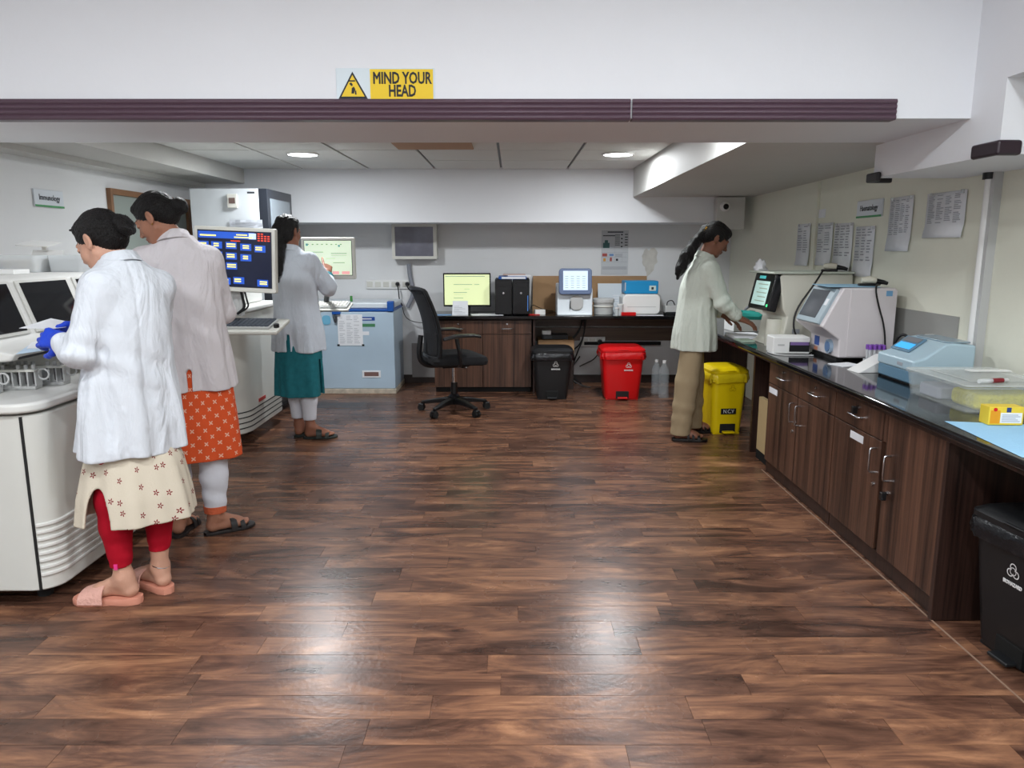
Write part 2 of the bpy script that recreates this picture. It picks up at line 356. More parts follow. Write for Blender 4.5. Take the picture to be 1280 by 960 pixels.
# tiled ceiling of the back room
ce = struct(MB().box(-2.52, 1.16, 3.70, 7.2, BZ+.016, BZ+.08).build('ceiling', M_DGREY))
xs = [-2.49, -1.93, -1.32, -.71, -.10, .51, 1.13]; ys = [3.75, 4.42, 5.10, 5.78, 6.45, 7.15]
for i in range(6):
    for j in range(5):
        g = .010; dz = random.uniform(-.002, .002)
        MB().box(xs[i]+g, xs[i+1]-g, ys[j]+g, ys[j+1]-g, BZ+dz, BZ+.014+dz).build('ceiling_tile', M_TILE, ce, bevel=.002, seg=1)
MB().box(-.83, -.28, 5.30, 5.66, BZ-.012, BZ-.003).build('bare_board', mat('bare_brown_board', (176, 140, 112), .8), ce)['label'] = 'bare brown board across the ceiling'
# lamps
def lamp(x, y, z, r, label):
    t = thing('ceiling_lamp', label, 'light', (x, y, z-.002), group=None)
    MB().lathe([(r+.016, 0), (r+.014, -.010), (r, -.012), (r-.002, 0)], n=32).build('rim', M_WHITEP, t, smooth=True)
    MB().lathe([(r-.001, -.002), (r-.003, -.009), (.001, -.013)], n=32).build('diffuser', mat('lit_diffuser', (250, 252, 255), .4, emit=12), t, smooth=True)
lb = ['round ceiling lamp in the tiles above the tall fridge, left one', 'round ceiling lamp in the tiles beside the lowered box, right one',
      'round ceiling lamp hidden behind the beam on the left', 'round ceiling lamp hidden behind the beam on the right']
for (x, y, z, p, r), l in zip(BACK_LAMPS, lb): lamp(x, y, z, r, l)
for i, (x, y, z, p, r) in enumerate(FRONT_LAMPS):
    lamp(x, y, z, r, 'round ceiling lamp behind the photographer, %s row, %s' % (('nearer', 'farther')[i//3], ('left', 'middle', 'right')[i % 3]))

# ribbed vinyl guards on the beam edge
def ribprof(h=.078, n=4, d=.012, bulge=.006):
    pts = []
    for i in range(n*6+1):
        t = i/(n*6); pts.append((-(d+bulge*abs(math.sin(math.pi*t*n))), h*t))
    return pts
def guard(name, x0, x1, label):
    # profile in (y, z) swept along x, wrapping the edge below
    prof = [(3.06+a, 1.893+b) for a, b in ribprof()]+[(3.061, 1.893+.078), (3.061, 1.899), (3.10, 1.899), (3.10, 1.893)]
    mb = MB(); mb.prism(prof, x0, x1, 'x'); o = mb.build(name, M_TRIM, smooth=True)
    return tag(o, label, 'edge guard')
guard('edge_guard', XL, .462, 'long ribbed dark purple edge guard along the low beam, under the yellow sign')
guard('edge_guard', .470, 1.50, 'shorter ribbed dark purple edge guard at the right end of the low beam')
def corner_guard(u, v, X, label, sx=.10, sy=.09, h=.045):
    p = (X, sy, h)
    return p
g = MB(); 
g.prism([(1.775, 2.83), (1.868, 2.83), (1.868, 2.862), (1.797, 2.862), (1.797, 3.0), (1.775, 3.0)], 1.735, 1.79)
tag(g.build('corner_guard', mat('dark_guard', (46, 34, 42), .35), bevel=.012), 'short dark vinyl guard on the near corner of the right beam', 'edge guard')
g = MB(); g.prism([(1.775, 3.74), (1.797, 3.74), (1.797, 3.835), (1.90, 3.835), (1.90, 3.86), (1.775, 3.86)], 1.72, 1.765)
tag(g.build('corner_guard', mat('black_guard', (30, 27, 30), .4), bevel=.008), 'short black guard on the far corner of the right beam', 'edge guard')

# MIND YOUR HEAD sign
Mx = Vector((1, 0, 0)); Mz = Vector((0, 0, 1))
a = at(421, 126, 3.055); b = at(543, 85, 3.055)
sg = thing('warning_sign', 'yellow and white MIND YOUR HEAD sign on the low beam', 'sign', (a.x, 3.0595, a.z))
W, H = b.x-a.x, b.z-a.z
MB().box(0, W, -.003, 0, 0, H).build('backing', mat('sign_white', (214, 226, 232), .4), sg, bevel=.001)
M_SY = mat('sign_yellow', (236, 200, 24), .45)
MB().box(W*.345, W-.006, -.0042, -.003, .006, H-.004).build('yellow_panel', M_SY, sg)
text('lettering', 'MIND YOUR', .060, M_INKD, sg, TM((W*.67, -.0045, H*.68), Mx, Mz), .68, .0016)
text('lettering', 'HEAD', .060, M_INKD, sg, TM((W*.67, -.0045, H*.29), Mx, Mz), .68, .0016)
tc_ = (W*.168, H*.47)
def tri(s, dz=0): return [(tc_[0]-s*.58, tc_[1]-s*.5+dz), (tc_[0]+s*.58, tc_[1]-s*.5+dz), (tc_[0], tc_[1]+s*.52+dz)]
MB().prism(tri(.098), -.0042, -.003, 'y').build('triangle_border', M_INKD, sg)
MB().prism(tri(.078, -.002), -.005, -.0042, 'y').build('triangle_field', M_SY, sg)
fg = MB()    # bent figure bumping its head
fg.lathe([(.0, -.0003), (.0052, -.0003), (.0052, .0003), (0, .0003)], n=10) if False else None
cx, cz = tc_
for pts in ([(-.006, -.026), (.004, -.026), (.010, -.010), (.004, .000), (-.004, -.006)], [(.008, -.030), (.014, -.030), (.013, -.014), (.008, -.016)],
            [(-.012, .008), (-.004, .001), (.001, .006), (-.004, .014), (-.011, .014)], [(-.014, .018), (.010, .018), (.010, .023), (-.014, .023)]):
    fg.prism([(cx+x_, cz+z_-.004) for x_, z_ in pts], -.0056, -.005, 'y')
fg.build('bending_figure', M_INKD, sg)

# small box with dome camera on the back bulkhead
t = thing('security_camera', 'white dome security camera on the bulkhead box above the woman by the right counter', 'camera', (1.98, 7.14, 1.72))
bx = MB().box(-.09, .17, -.10, .0, -.15, .14); bx.build('housing_box', M_SOFF, t, bevel=.004)
sp = MB()
sp.lathe([(.045, 0), (.045, .02), (.036, .045), (.0, .058)], n=20)
for i in range(len(sp.v)): x_, y_, z_ = sp.v[i]; sp.v[i] = Vector((x_-.02, -.10-z_, y_+.055))
sp.build('dome', M_WHITEP, t, smooth=True)
sp = MB(); sp.lathe([(.028, 0), (.026, .014), (.014, .026), (.0, .03)], n=16)
for i in range(len(sp.v)): x_, y_, z_ = sp.v[i]; sp.v[i] = Vector((x_-.02, -.137-z_, y_+.053))
sp.build('lens', M_BLACKG, t, smooth=True)

# door with glazed leaf on the left wall, seen behind two heads
d = struct(thing('door_1', 'x', 'x', (XL, 5.70, 0)));
del d['label']; del d['category']
M_DW = mat('brown_door_wood', (134, 98, 70), .5, var=.1, vscale=10)
for q in ((0, .035, 0, 1.84), (1.33, 1.43, 0, 1.84)): MB().box(0, .035, q[0], q[1], q[2], q[3]).build('door_frame', M_DW, d, bevel=.003)
MB().box(0, .035, .035, 1.33, 1.795, 1.84).build('door_frame', M_DW, d, bevel=.003)
MB().box(.001, .012, .035, 1.33, .02, 1.795).build('door_leaf', mat('frosted_leaf', (150, 158, 152), .3), d)
MB().box(.012, .022, .60, .64, .02, 1.795).build('door_stile', M_DW, d, bevel=.002)

# department signs
def dept(name, X, y0, y1, z0, z1, word, label, side):
    s_ = thing(name, label, 'sign', (X, (y0+y1)/2, (z0+z1)/2)); w_ = abs(y1-y0)/2; h_ = (z1-z0)/2; n = side
    MB().box(*(sorted((0, n*.012))), -w_, w_, -h_, h_).build('panel', mat('sign_panel', (214, 220, 226), .4), s_, bevel=.003)
    MB().box(*(sorted((n*.012, n*.0135))), -w_, w_, -h_, -h_*.78).build('green_stripe', mat('sign_green', (70, 150, 90), .5), s_)
    text('lettering', word, h_*.95, M_INKD, s_, TM((n*.0135, 0, .004), (0, n, 0) if n > 0 else (0, -1, 0), (0, 0, 1)), .86, .0)
dept('department_sign', XL+.001, 4.82, 5.13, 1.66, 1.77, 'Immunology', 'small white Immunology sign with green stripe on the left wall', 1)
dept('department_sign', XR-.001, 4.60, 4.93, 1.588, 1.695, 'Haematology', 'small white Haematology sign with green stripe on the right wall', -1)

# sheets taped on the right wall
def sheet_right(u0, u1, v0, v1, label, rows=16, cols=4, torn=False):
    A = atx(u0, (v0+v1)/2, XR); B = atx(u1, (v0+v1)/2, XR)
    z1 = atx((u0+u1)/2, v0, XR).z; z0 = atx((u0+u1)/2, v1, XR).z; y0, y1 = B.y, A.y
    t = thing('wall_paper_sheet', label, 'paper', (XR, (y0+y1)/2, z0)); w_ = (y1-y0)/2; h_ = z1-z0
    n = 8; vs = []; fs = []
    for i in range(n+1):
        zz = h_*i/n; ox = -.004-.012*max(0, 1-i/2.5)*random.uniform(.4, 1.2) if i < 3 else -.004
        for yy in (-w_, 0, w_): vs.append((ox-(.003 if yy else 0), yy, zz))
    for i in range(n):
        for k in range(2): fs.append((i*3+k, i*3+k+1, (i+1)*3+k+1, (i+1)*3+k))
    o = MB().add(vs, fs).build('sheet', M_PAPER, t, smooth=True); so = o.modifiers.new('s', 'SOLIDIFY'); so.thickness = .0008; so.offset = 0
    k = MB()
    for i in range(rows):
        zz = h_*.94-i*h_*.88/rows
        for c in range(cols):
            if random.random() < .85:
                ya = w_*(.88-c*1.76/cols); ln = w_*1.5/cols*random.uniform(.5, 1)
                if zz > h_*.3: k.box(-.0093, -.0089, ya-ln, ya, zz-h_*.25/rows, zz+h_*.12/rows)
    k.build('printed_lines', M_INK, t)
    for yy in (-w_*.8, w_*.8): MB().obox((-.009, yy, h_*.97), (.001, .03, .02)).build('tape', M_CLEAR, t)
sheet_right(997, 1013, 280, 332, 'narrow printed sheet, farthest on the right wall', cols=2)
sheet_right(1022, 1041, 279, 332, 'printed sheet on the right wall, second from the back corner, just left of its twin', cols=2)
sheet_right(1043, 1066, 279, 339, 'long printed sheet on the right wall, third from the back corner', cols=3)
sheet_right(1069, 1093, 283, 346, 'printed sheet on the right wall hanging lower, right below the Haematology sign', cols=3)
sheet_right(1112, 1141, 246, 314, 'tall wrinkled printed table on the right wall, right of the Haematology sign', rows=24)
sheet_right(1159, 1208, 240, 297, 'wide printed sheet on the right wall nearest the pipe', rows=22)
q = atx(1027, 267, XR); tag(MB(off=q).box(q.x-.003, q.x, q.y-.07, q.y+.07, q.z-.03, q.z+.03).build('name_strip', M_PAPER, loc=q), 'tiny paper strip above the narrow sheets on the right wall', 'paper')

# conduits and pipe on the right wall
tag(MB().box(XR-.022, XR, 5.56, 5.585, .78, 1.868).build('conduit', M_WALLR, bevel=.003), 'thin cream conduit strip rising up the right wall behind the sheets', 'conduit')
pp = thing('wall_pipe', 'white vertical pipe beside the right wall below the beam', 'pipe', (2.21, 3.55, .757))
MB().cyl((0, 0, 0), (0, 0, .985), .022, n=16).build('tube', M_WHITEP, pp, smooth=True)
MB().box(-.01, .03, -.045, -.02, 0, .985).build('strip', M_GREYP, pp)
MB().lathe([(.034, .955), (.034, .985)], n=16).build('collar', M_BLACK, pp, smooth=True)
# wall bits: socket behind blue machine
so_ = thing('wall_socket', 'white socket block on the right wall behind the blue analyzer', 'socket', (XR, 3.80, .86))
MB().box(-.05, 0, -.16, .14, 0, .09).build('plate', M_WHITEP, so_, bevel=.006); MB().box(-.052, -.05, -.01, -.005, .01, .08).build('gap', M_GREYP, so_)
# grey sheet low on the right wall, painted shadow behind the analyzer
tag(MB().box(XR-.006, XR, 3.72, 4.35, .76, 1.06).build('wall_shade_sheet', mat('painted_shade_grey', (150, 150, 146), .7)), 'grey painted shadow low on the right wall behind the cables', 'panel')

# back wall: electrical panel box, conduit, sockets, chart, stain
q = at(519, 302, YB-.06)
eb = thing('meter_box', 'white framed wall box with grey glass door above the office chair', 'electrical box', (q.x, YB, q.z))
w_, h_ = .225, .175
MB().box(-w_, w_, -.12, 0, -h_, h_).build('case', M_BEIGEP, eb, bevel=.006)
for a_ in ((-w_, w_, h_-.03, h_), (-w_, w_, -h_, -h_+.03), (-w_, -w_+.03, -h_+.03, h_-.03), (w_-.035, w_, -h_+.03, h_-.03)):
    MB().box(a_[0], a_[1], -.135, -.12, a_[2], a_[3]).build('door_frame', M_BEIGEP, eb, bevel=.002)
MB().box(-w_+.03, w_-.035, -.127, -.121, -h_+.03, h_-.03).build('glass', mat('smoky_glass', (112, 112, 124), .12, spec=.6, var=.25, vscale=5), eb)
c = at(511, 330, YB-.03); c2 = at(507, 384, YB-.03)
tag(MB().tube([(c.x, YB-.03, c.z), (c.x+.01, YB-.03, (c.z*2+c2.z)/3), (c.x+.05, YB-.03, (c.z+c2.z*2)/3), (c2.x+.02, YB-.03, c2.z)], .022, 10, 2).build('flexible_conduit', mat('grey_conduit', (138, 141, 150), .5), smooth=True), 'grey flexible conduit hanging from the meter box', 'conduit')
def socket_strip(u0, u1, v0, v1, n, label, Y=YB):
    A = at(u0, v1, Y); B = at(u1, v0, Y); t = thing('socket_strip', label, 'socket', (A.x, Y, A.z)); W_ = B.x-A.x; H_ = B.z-A.z
    MB().box(0, W_, -.02, 0, 0, H_).build('plate', M_WHITEP, t, bevel=.004)
    for i in range(n): MB().box(W_*(i+.15)/n, W_*(i+.85)/n, -.026, -.02, H_*.2, H_*.8).build('module', M_BEIGEP, t, bevel=.003)
    return t
socket_strip(458, 488, 350, 361, 3, 'white switch and socket strip above the chest freezer')
s2 = socket_strip(488, 515, 350, 361, 2, 'white socket strip above the freezer corner holding two black plugs')
def plug_cable(name, p, pts, label, r=.006):
    t = thing(name, label, 'cable', p)
    MB().lathe([(.022, 0), (.022, .02), (.012, .04)], n=12).build('plug', M_BLACK, t, smooth=True)
    t.children[0].rotation_euler = (math.radians(90), 0, 0)
    MB(off=p).tube([Vector(p)+Vector((0, -.04, 0))]+[Vector(x) for x in pts], r, 6, 2).build('wire', M_WIRE, t, smooth=True)
p = at(497, 355, YB-.03); plug_cable('power_cable', p, [at(498, 362, YB-.08), at(499, 375, YB-.07), at(503, 382, 7.60)], 'black plug and lead running down behind the freezer, left one')
p = at(509, 355, YB-.03); plug_cable('power_cable', p, [at(510, 361, YB-.08), at(517, 367, YB-.1), at(527, 370, YB-.1), at(540, 388, YB-.05)], 'black plug and lead running right behind the office chair, right one')
# wall board below, behind chair
tag(MB().box(-1.05, -.72, YB-.02, YB-.0005, .06, .42).build('wall_board', mat('grey_board', (152, 148, 146), .6)), 'grey board low on the back wall between freezer and desk', 'panel')
tag(MB().tube([at(503, 384, 7.73), at(506, 396, 7.70), at(515, 402, 7.68), at(530, 404, 7.66), at(545, 400, 7.70)], .004, 6, 2).build('loose_cable', M_WIRE, smooth=True), 'thin black cable looping on the wall between freezer and chair', 'cable')
# chart
A = at(751, 343, YB-.004); B = at(786, 288, YB-.004)
ch = thing('safety_chart', 'printed waste chart poster on the back wall above the white printer', 'poster', (A.x, YB-.002, A.z)); W_ = B.x-A.x; H_ = B.z-A.z
MB().box(0, W_, -.003, 0, 0, H_).build('sheet', mat('chart_paper', (196, 199, 202), .6), ch)
def blk(name, m, rects, parent, y0=-.0038, y1=-.003, W=W_, H=H_):
    k = MB()
    for (x0, x1, z0, z1) in rects: k.box(x0*W, x1*W, y0, y1, z0*H, z1*H)
    return k.build(name, m, parent)
blk('headline', M_INKD, [(.22, .8, .95, .975), (.05, .5, .87, .89)]+[(.5, .68, .9-.03*i, .91-.03*i) for i in range(9)]+[(.86, .97, .9-.06*i, .92-.06*i) for i in range(5)]+[(.72, .78, .89-.09*i, .92-.09*i) for i in range(4)], ch)
blk('fine_print', M_INK, [(.04, .96, .17-.018*i, .178-.018*i) for i in range(4)]+[(.52, .78, .46-.02*i, .47-.02*i) for i in range(4)]+[(.02, .98, .285, .29), (.02, .98, .5, .505), (.02, .98, .395, .4), (.25, .255, .28, .5), (.5, .505, .28, .95), (.78, .785, .28, .5)], ch)
blk('green_picture', mat('chart_green', (70, 110, 108), .6), [(.06, .3, .6, .72), (.12, .24, .72, .78)], ch)
blk('red_spots', mat('chart_red', (168, 80, 72), .6), [(.04, .22, .41, .48), (.32, .4, .3, .37), (.33, .39, .37, .39)], ch)
blk('blue_spots', mat('chart_blue', (110, 145, 190), .6), [(.3, .46, .42, .47)], ch)
blk('yellow_spot', mat('chart_yellow', (205, 150, 60), .6), [(.08, .17, .3, .37)], ch); blk('black_spot', M_INKD, [(.55, .63, .31, .36)], ch)
# plaster stain: flaking relief patch on the wall
k = MB(); n = 26; cpt = at(812, 328, YB); ring = []
for i in range(n):
    a_ = 2*math.pi*i/n; rr = .11*random.uniform(.7, 1.15); ring.append((cpt.x+.75*rr*math.cos(a_)*(1+.3*math.sin(a_)), cpt.z+1.3*rr*math.sin(a_)))
k.prism(ring, YB-.0015, YB+.001, 'y'); k.build('plaster_stain', mat('stain', (206, 203, 196), .8, var=.1, vscale=14), wb)['label'] = 'beige plaster stain'
# ------------------------------------------------------------------ fixed furniture
CT = .757       # counter height
# right run: two cabinets, facing -X at x = 1.60
def pull(parent, p, q, out, r=.0045, name='handle'):      # bow handle between p and q standing out by vector out
    p, q, out = Vector(p), Vector(q), Vector(out)
    return MB().tube([p, p+out*.8, p+out+(q-p)*.06, q+out-(q-p)*.06, q+out*.8, q], r, 8, 1).build(name, M_STEEL, parent, smooth=True)
def lock(parent, p, d, key=False):
    p, d = Vector(p), Vector(d); MB().cyl(p, p+d*.008, .009, n=12).build('lock', M_STEEL, parent, smooth=True)
    if key: MB().obox(p+d*.02+Vector((0, .0, -.012)), (.022 if abs(d.x) else .006, .022 if abs(d.y) < .5 else .02, .035)).build('key', M_BLACK, parent, bevel=.003)
def right_cab(y0, label, kind):
    t = thing('base_cabinet', label, 'cabinet', (1.60, y0, 0)); W_ = .965
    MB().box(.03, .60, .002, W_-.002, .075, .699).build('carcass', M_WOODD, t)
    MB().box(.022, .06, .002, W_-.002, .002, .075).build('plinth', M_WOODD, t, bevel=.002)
    o = (-1, 0, 0)
    def door(a, b, z0, z1, hy, plate=False, lk=True, key=False):
        dd = MB().box(.010, .030, a+.003, b-.003, z0, z1).build('door', M_WOOD, t, bevel=.0015)
        pull(dd, (.010, hy, .36+.06), (.010, hy, .36+.17), (-.028, 0, 0))
        if lk: lock(dd, (.010, hy, .365), o, key)
        if plate: MB().box(.0085, .010, a+.17, a+.30, z1-.055, z1-.02).build('label_plate', M_PAPER, dd)
        return dd
    def drawer(a, b, key=False, plate=False):
        dd = MB().box(.010, .030, a+.003, b-.003, .575, .699).build('drawer', M_WOOD, t, bevel=.0015)
        m_ = (a+b)/2; pull(dd, (.010, m_-.055, .635), (.010, m_+.055, .635), (-.026, 0, 0)); lock(dd, (.010, m_-.0, .672), o, key)
        return dd
    h = W_/2
    if kind == 'far':
        drawer(h, W_); drawer(0, h)
        door(h, W_, .078, .570, h+.045, plate=False); door(0, h, .078, .570, h-.045, lk=False)
        MB().box(.0085, .010, W_-.16, W_-.02, .515, .55).build('label_plate', M_PAPER, t.children[-1])
    else:
        drawer(h, W_, key=True); door(h, W_, .078, .570, h+.045, plate=True); door(0, h-.03, .078, .699, h-.085, key=True)
        MB().box(.012, .030, h-.028, h-.001, .575, .699).build('filler_strip', M_WOOD, t)
        MB().box(-.002, .60, -.022, .0, .002, .699).build('end_panel', M_WOODD, t, bevel=.001)
    return t
right_cab(3.625, 'walnut base cabinet in the right run, farther one beside the yellow bin, with two drawers', 'far')
right_cab(2.655, 'walnut base cabinet in the right run, nearer one with tall door and keys hanging', 'near')
# worktop: right run, and the back run joins it at the corner
t = tag(MB().box(1.565, XR-.002, .9, 7.14, .722, CT).build('worktop', M_GRANITE, bevel=.012), 'long black granite worktop along the right wall', 'worktop')
MB().box(1.60, 1.622, .9, 7.14, .700, .722).build('edge_batten', M_WOODD, t)
tag(MB().box(-.80, XR-.002, 7.145, YB-.016, .722, CT).build('worktop', M_GRANITE, bevel=.008), 'black granite worktop of the desk along the back wall', 'worktop')
# open bay under right worktop: divider panels and shelf with folders
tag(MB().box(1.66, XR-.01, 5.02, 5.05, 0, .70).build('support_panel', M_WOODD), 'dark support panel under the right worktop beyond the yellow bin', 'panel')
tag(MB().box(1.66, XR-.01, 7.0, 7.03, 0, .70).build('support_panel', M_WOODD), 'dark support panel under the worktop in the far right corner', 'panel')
# things in the dark bay beside the cabinet
def slim_file(x, y, w_, h_, m, label):
    t = thing('box_file', label, 'file', (x, y, 0.0)); MB().box(0, w_, 0, .28, .06, .06+h_).build('cover', m, t, bevel=.003)
    MB().box(.004, w_-.004, -.002, 0, .07, .05+h_).build('page_edge', M_PAPER, t); MB().box(0, w_, 0, .28, 0, .06).build('foot', M_BLACKM, t)
slim_file(1.75, 4.70, .05, .36, mat('file_grey', (150, 150, 140), .7), 'pale upright box file in the dark bay beside the yellow bin')
slim_file(1.66, 4.62, .03, .36, mat('file_cream', (196, 172, 128), .7), 'cream upright folder beside the far cabinet end in the dark bay')

# back desk cabinet
t = thing('desk_cabinet', 'walnut desk cabinet with two drawers and two doors behind the office chair', 'cabinet', (-.76, 7.19, 0)); W_ = .95
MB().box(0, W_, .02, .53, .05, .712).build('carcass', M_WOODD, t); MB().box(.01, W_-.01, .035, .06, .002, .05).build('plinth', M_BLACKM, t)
for i in (0, 1):
    a, b = i*W_/2+.003, (i+1)*W_/2-.003
    d_ = MB().box(a, b, 0, .02, .578, .708).build('drawer', M_WOOD, t, bevel=.0015)
    pull(d_, ((a+b)/2-.055, 0, .632), ((a+b)/2+.055, 0, .632), (0, -.026, 0)); lock(d_, ((a+b)/2, 0, .675), (0, -1, 0))
    d_ = MB().box(a, b, 0, .02, .055, .572).build('door', M_WOOD, t, bevel=.0015)
tag(MB().box(.205, .225, 7.2, YB-.016, 0, .71).build('support_panel', M_WOODD), 'dark side panel of the desk beside the walnut desk cabinet', 'panel')
# kneespace back boards
for z0, z1, nm in ((.60, .70, 'upper'), (.45, .585, 'middle')):
    tag(MB().box(.24, 2.0, YB-.03, YB-.001, z0, z1).build('back_board', M_BOARD, bevel=.002), '%s brown board on the wall under the back desk' % nm, 'board')
tag(MB().box(.75, 1.55, YB-.055, YB-.031, .405, .44).build('dark_rail', M_BLACKM, bevel=.004), 'dark rail fixed under the back desk above the red bin', 'rail')

# ------------------------------------------------------------------ pedal bins
def biohazard(parent, M, s, m, y0=-.001):
    k = MB()
    def ring(cx, cz, R, r, a0, a1, n=14):
        pts_o = [(cx+R*math.cos(a0+(a1-a0)*i/n), cz+R*math.sin(a0+(a1-a0)*i/n)) for i in range(n+1)]
        pts_i = [(cx+r*math.cos(a0+(a1-a0)*i/n), cz+r*math.sin(a0+(a1-a0)*i/n)) for i in range(n+1)]
        for i in range(n):
            q = [pts_o[i], pts_o[i+1], pts_i[i+1], pts_i[i]]; k.add([M@Vector((x, y0, z)) for x, z in q], [(0, 1, 2, 3)])
    for j in range(3):
        a = math.pi/2+j*2*math.pi/3; ring(.42*s*math.cos(a), .42*s*math.sin(a), .42*s, .31*s, a+math.pi*.0-2.5, a+2.5)
    ring(0, 0, .42*s, .34*s, 0, 2*math.pi, 20)
    return k.build('biohazard_symbol', m, parent)
M_PRINTW = mat('white_print', (225, 225, 225), .6)
def bin_(label, loc, rz, m, ml, w_=.36, d_=.30, h_=.50, bag=None, taper=.80, sym=(.0, .34), txt=True, printm=M_PRINTW, lid=True, flip=0):
    t = thing('pedal_bin', label, 'bin', loc, rz)
    def rr(z, f, ex=0): return [(x, y, z) for x, y in rrect(-w_/2*f-ex, w_/2*f+ex, -d_/2*f-ex, d_/2*f+ex, .045*f, 5)]
    hb = h_-.07
    k = MB(); k.rings([rr(.012, taper*.97), rr(.03, taper), rr(hb*.6, taper+(1-taper)*.6), rr(hb, 1), rr(hb, 1, .008), rr(hb+.012, 1, .008)])
    k.build('body', m, t, smooth=True)
    # pedal recess at the front, foot
    f = taper*1.0; yf = -d_/2*taper
    MB().box(-.06, .06, yf-.010, yf+.03, .015, .085).build('pedal_recess', M_BLACKM if m is not M_BLACKB else mat('recess_black', (8, 8, 8), .8), t, bevel=.004)
    MB().box(-.045, .045, yf-.05, yf, .018, .032).build('pedal', ml, t, bevel=.005)
    MB().box(-w_/2*taper+.01, w_/2*taper-.01, -d_/2*taper+.01, d_/2*taper-.01, .0, .014).build('foot_ring', ml, t, bevel=.003)
    if bag is not None:      # bin bag folded over the rim
        k = MB(); n = 48; R = []
        for z, ex, am in ((hb-.055, .010, .008), (hb-.03, .017, .006), (hb+.008, .014, .003), (hb+.018, .004, .002)):
            base = rrect(-w_/2-ex, w_/2+ex, -d_/2-ex, d_/2+ex, .05, 11); R.append([(x+am*math.sin(i*1.7+z*90), y+am*math.sin(i*1.3+z*40), z+am*.8*math.sin(i*.9)) for i, (x, y) in enumerate(base)])
        k.rings(R).build('bin_bag', bag, t, smooth=True)
    k = MB(); k.rings([rr(hb+.016, 1, .012), rr(hb+.034, 1, .012), rr(hb+.052, .93), rr(hb+.060, .80)])
    L_ = k.build('lid', ml, t, smooth=True, )
    MB().box(-w_*.12, w_*.12, -d_*.5-.012, -d_*.5+.03, hb+.026, hb+.040).build('lid_lip', ml, L_, bevel=.004)
    # symbol on the sloping front
    zc = sym[1]; fz = taper+(1-taper)*zc/hb; yy = -d_/2*fz-.0015; sl = math.atan2(d_/2*(1-taper), hb)
    M = Matrix.Translation((sym[0], yy, zc)) @ Matrix.Rotation(sl, 4, 'X')
    biohazard(t, M, .034, printm)
    if txt: text('lettering', 'BIOHAZARD', .018, printm, t, M @ TM((0, -.001, -.046), (1, 0, 0), (0, 0, 1)), .8, .0008)
    return t
M_BLACKB = mat('bin_black', (24, 25, 27), .42); M_BAGB = mat('black_bin_bag', (26, 27, 30), .22, bump=.6, bscale=30)
bin_('black pedal bin under the back desk with a black bag', (.375, 6.96, 0), 0, M_BLACKB, M_BLACKB, .37, .33, .50, M_BAGB, .78, (.03, .34))
bin_('red pedal bin under the back desk', (1.03, 6.96, 0), 0, M_RED, M_RED, .39, .33, .51, mat('red_bin_bag', (196, 14, 20), .25, bump=.5, bscale=30), .82, (.05, .33))
yb = bin_('yellow pedal bin behind the woman at the right counter', (1.625, 5.64, 0), math.radians(6), M_YEL, M_YEL, .27, .30, .53, mat('yellow_bin_bag', (232, 205, 30), .3, bump=.4, bscale=30), .84, (.02, .36), txt=False, printm=mat('yellow_relief', (190, 160, 10), .4))
fz = .90; MB().box(-.06, .06, -.1385, -.134, .16, .205).build('sticker', M_BLACKM, yb, bevel=.002)
text('lettering', 'N.C.V', .042, M_PRINTW, yb, TM((0, -.1387, .182), (1, 0, 0), (0, 0, 1)), .8)
bin_('large black pedal bin under the near end of the right worktop', (1.83, 2.34, 0), math.radians(-84), M_BLACKB, M_BLACKB, .40, .34, .53, M_BAGB, .80, (.0, .34))

# water bottles on the floor
def bottle(x, y, label, s=1.0):
    t = thing('water_bottle', label, 'bottle', (x, y, 0), group=None)
    prof = [(.044, 0), (.05, .01), (.05, .05)]+[(.05-.003*(i % 2), .07+.02*i) for i in range(8)]+[(.05, .24), (.045, .27), (.02, .32), (.016, .335)]
    MB().lathe([(r*s, z*s) for r, z in prof], n=20).build('body', mat('bottle_plastic', (205, 215, 220), .1, alpha=.22), t, smooth=True)
    MB().lathe([(.018*s, .33*s), (.018*s, .355*s), (.001, .357*s)], n=14).build('cap', M_WHITEP, t, smooth=True)
bottle(1.44, 6.95, 'clear ribbed water bottle on the floor left of the beige trousers, front one'); bottle(1.40, 7.12, 'clear water bottle on the floor, standing behind the other', .95)
# boxes under the desk
t = thing('cardboard_box', 'brown cardboard box under the back desk behind the black bin', 'box', (.26, 7.36, .0))
MB().box(0, .36, 0, .3, .30, .50).build('carton', M_CARD, t, bevel=.003); MB().box(-.0, .36, 0, .3, .0, .29).build('lower_carton', M_WOODD, t, bevel=.003)
t = thing('network_box', 'black network box with leads on top of the cardboard box', 'electronics', (.30, 7.38, .503))
MB().box(0, .26, 0, .18, 0, .045).build('case', M_BLACK, t, bevel=.004); MB().box(.02, .10, -.01, .0, .008, .036).build('port_block', M_DGREY, t); MB().box(-.0, .09, .02, .08, .045, .085).build('adapter', M_WHITEP, t, bevel=.005)
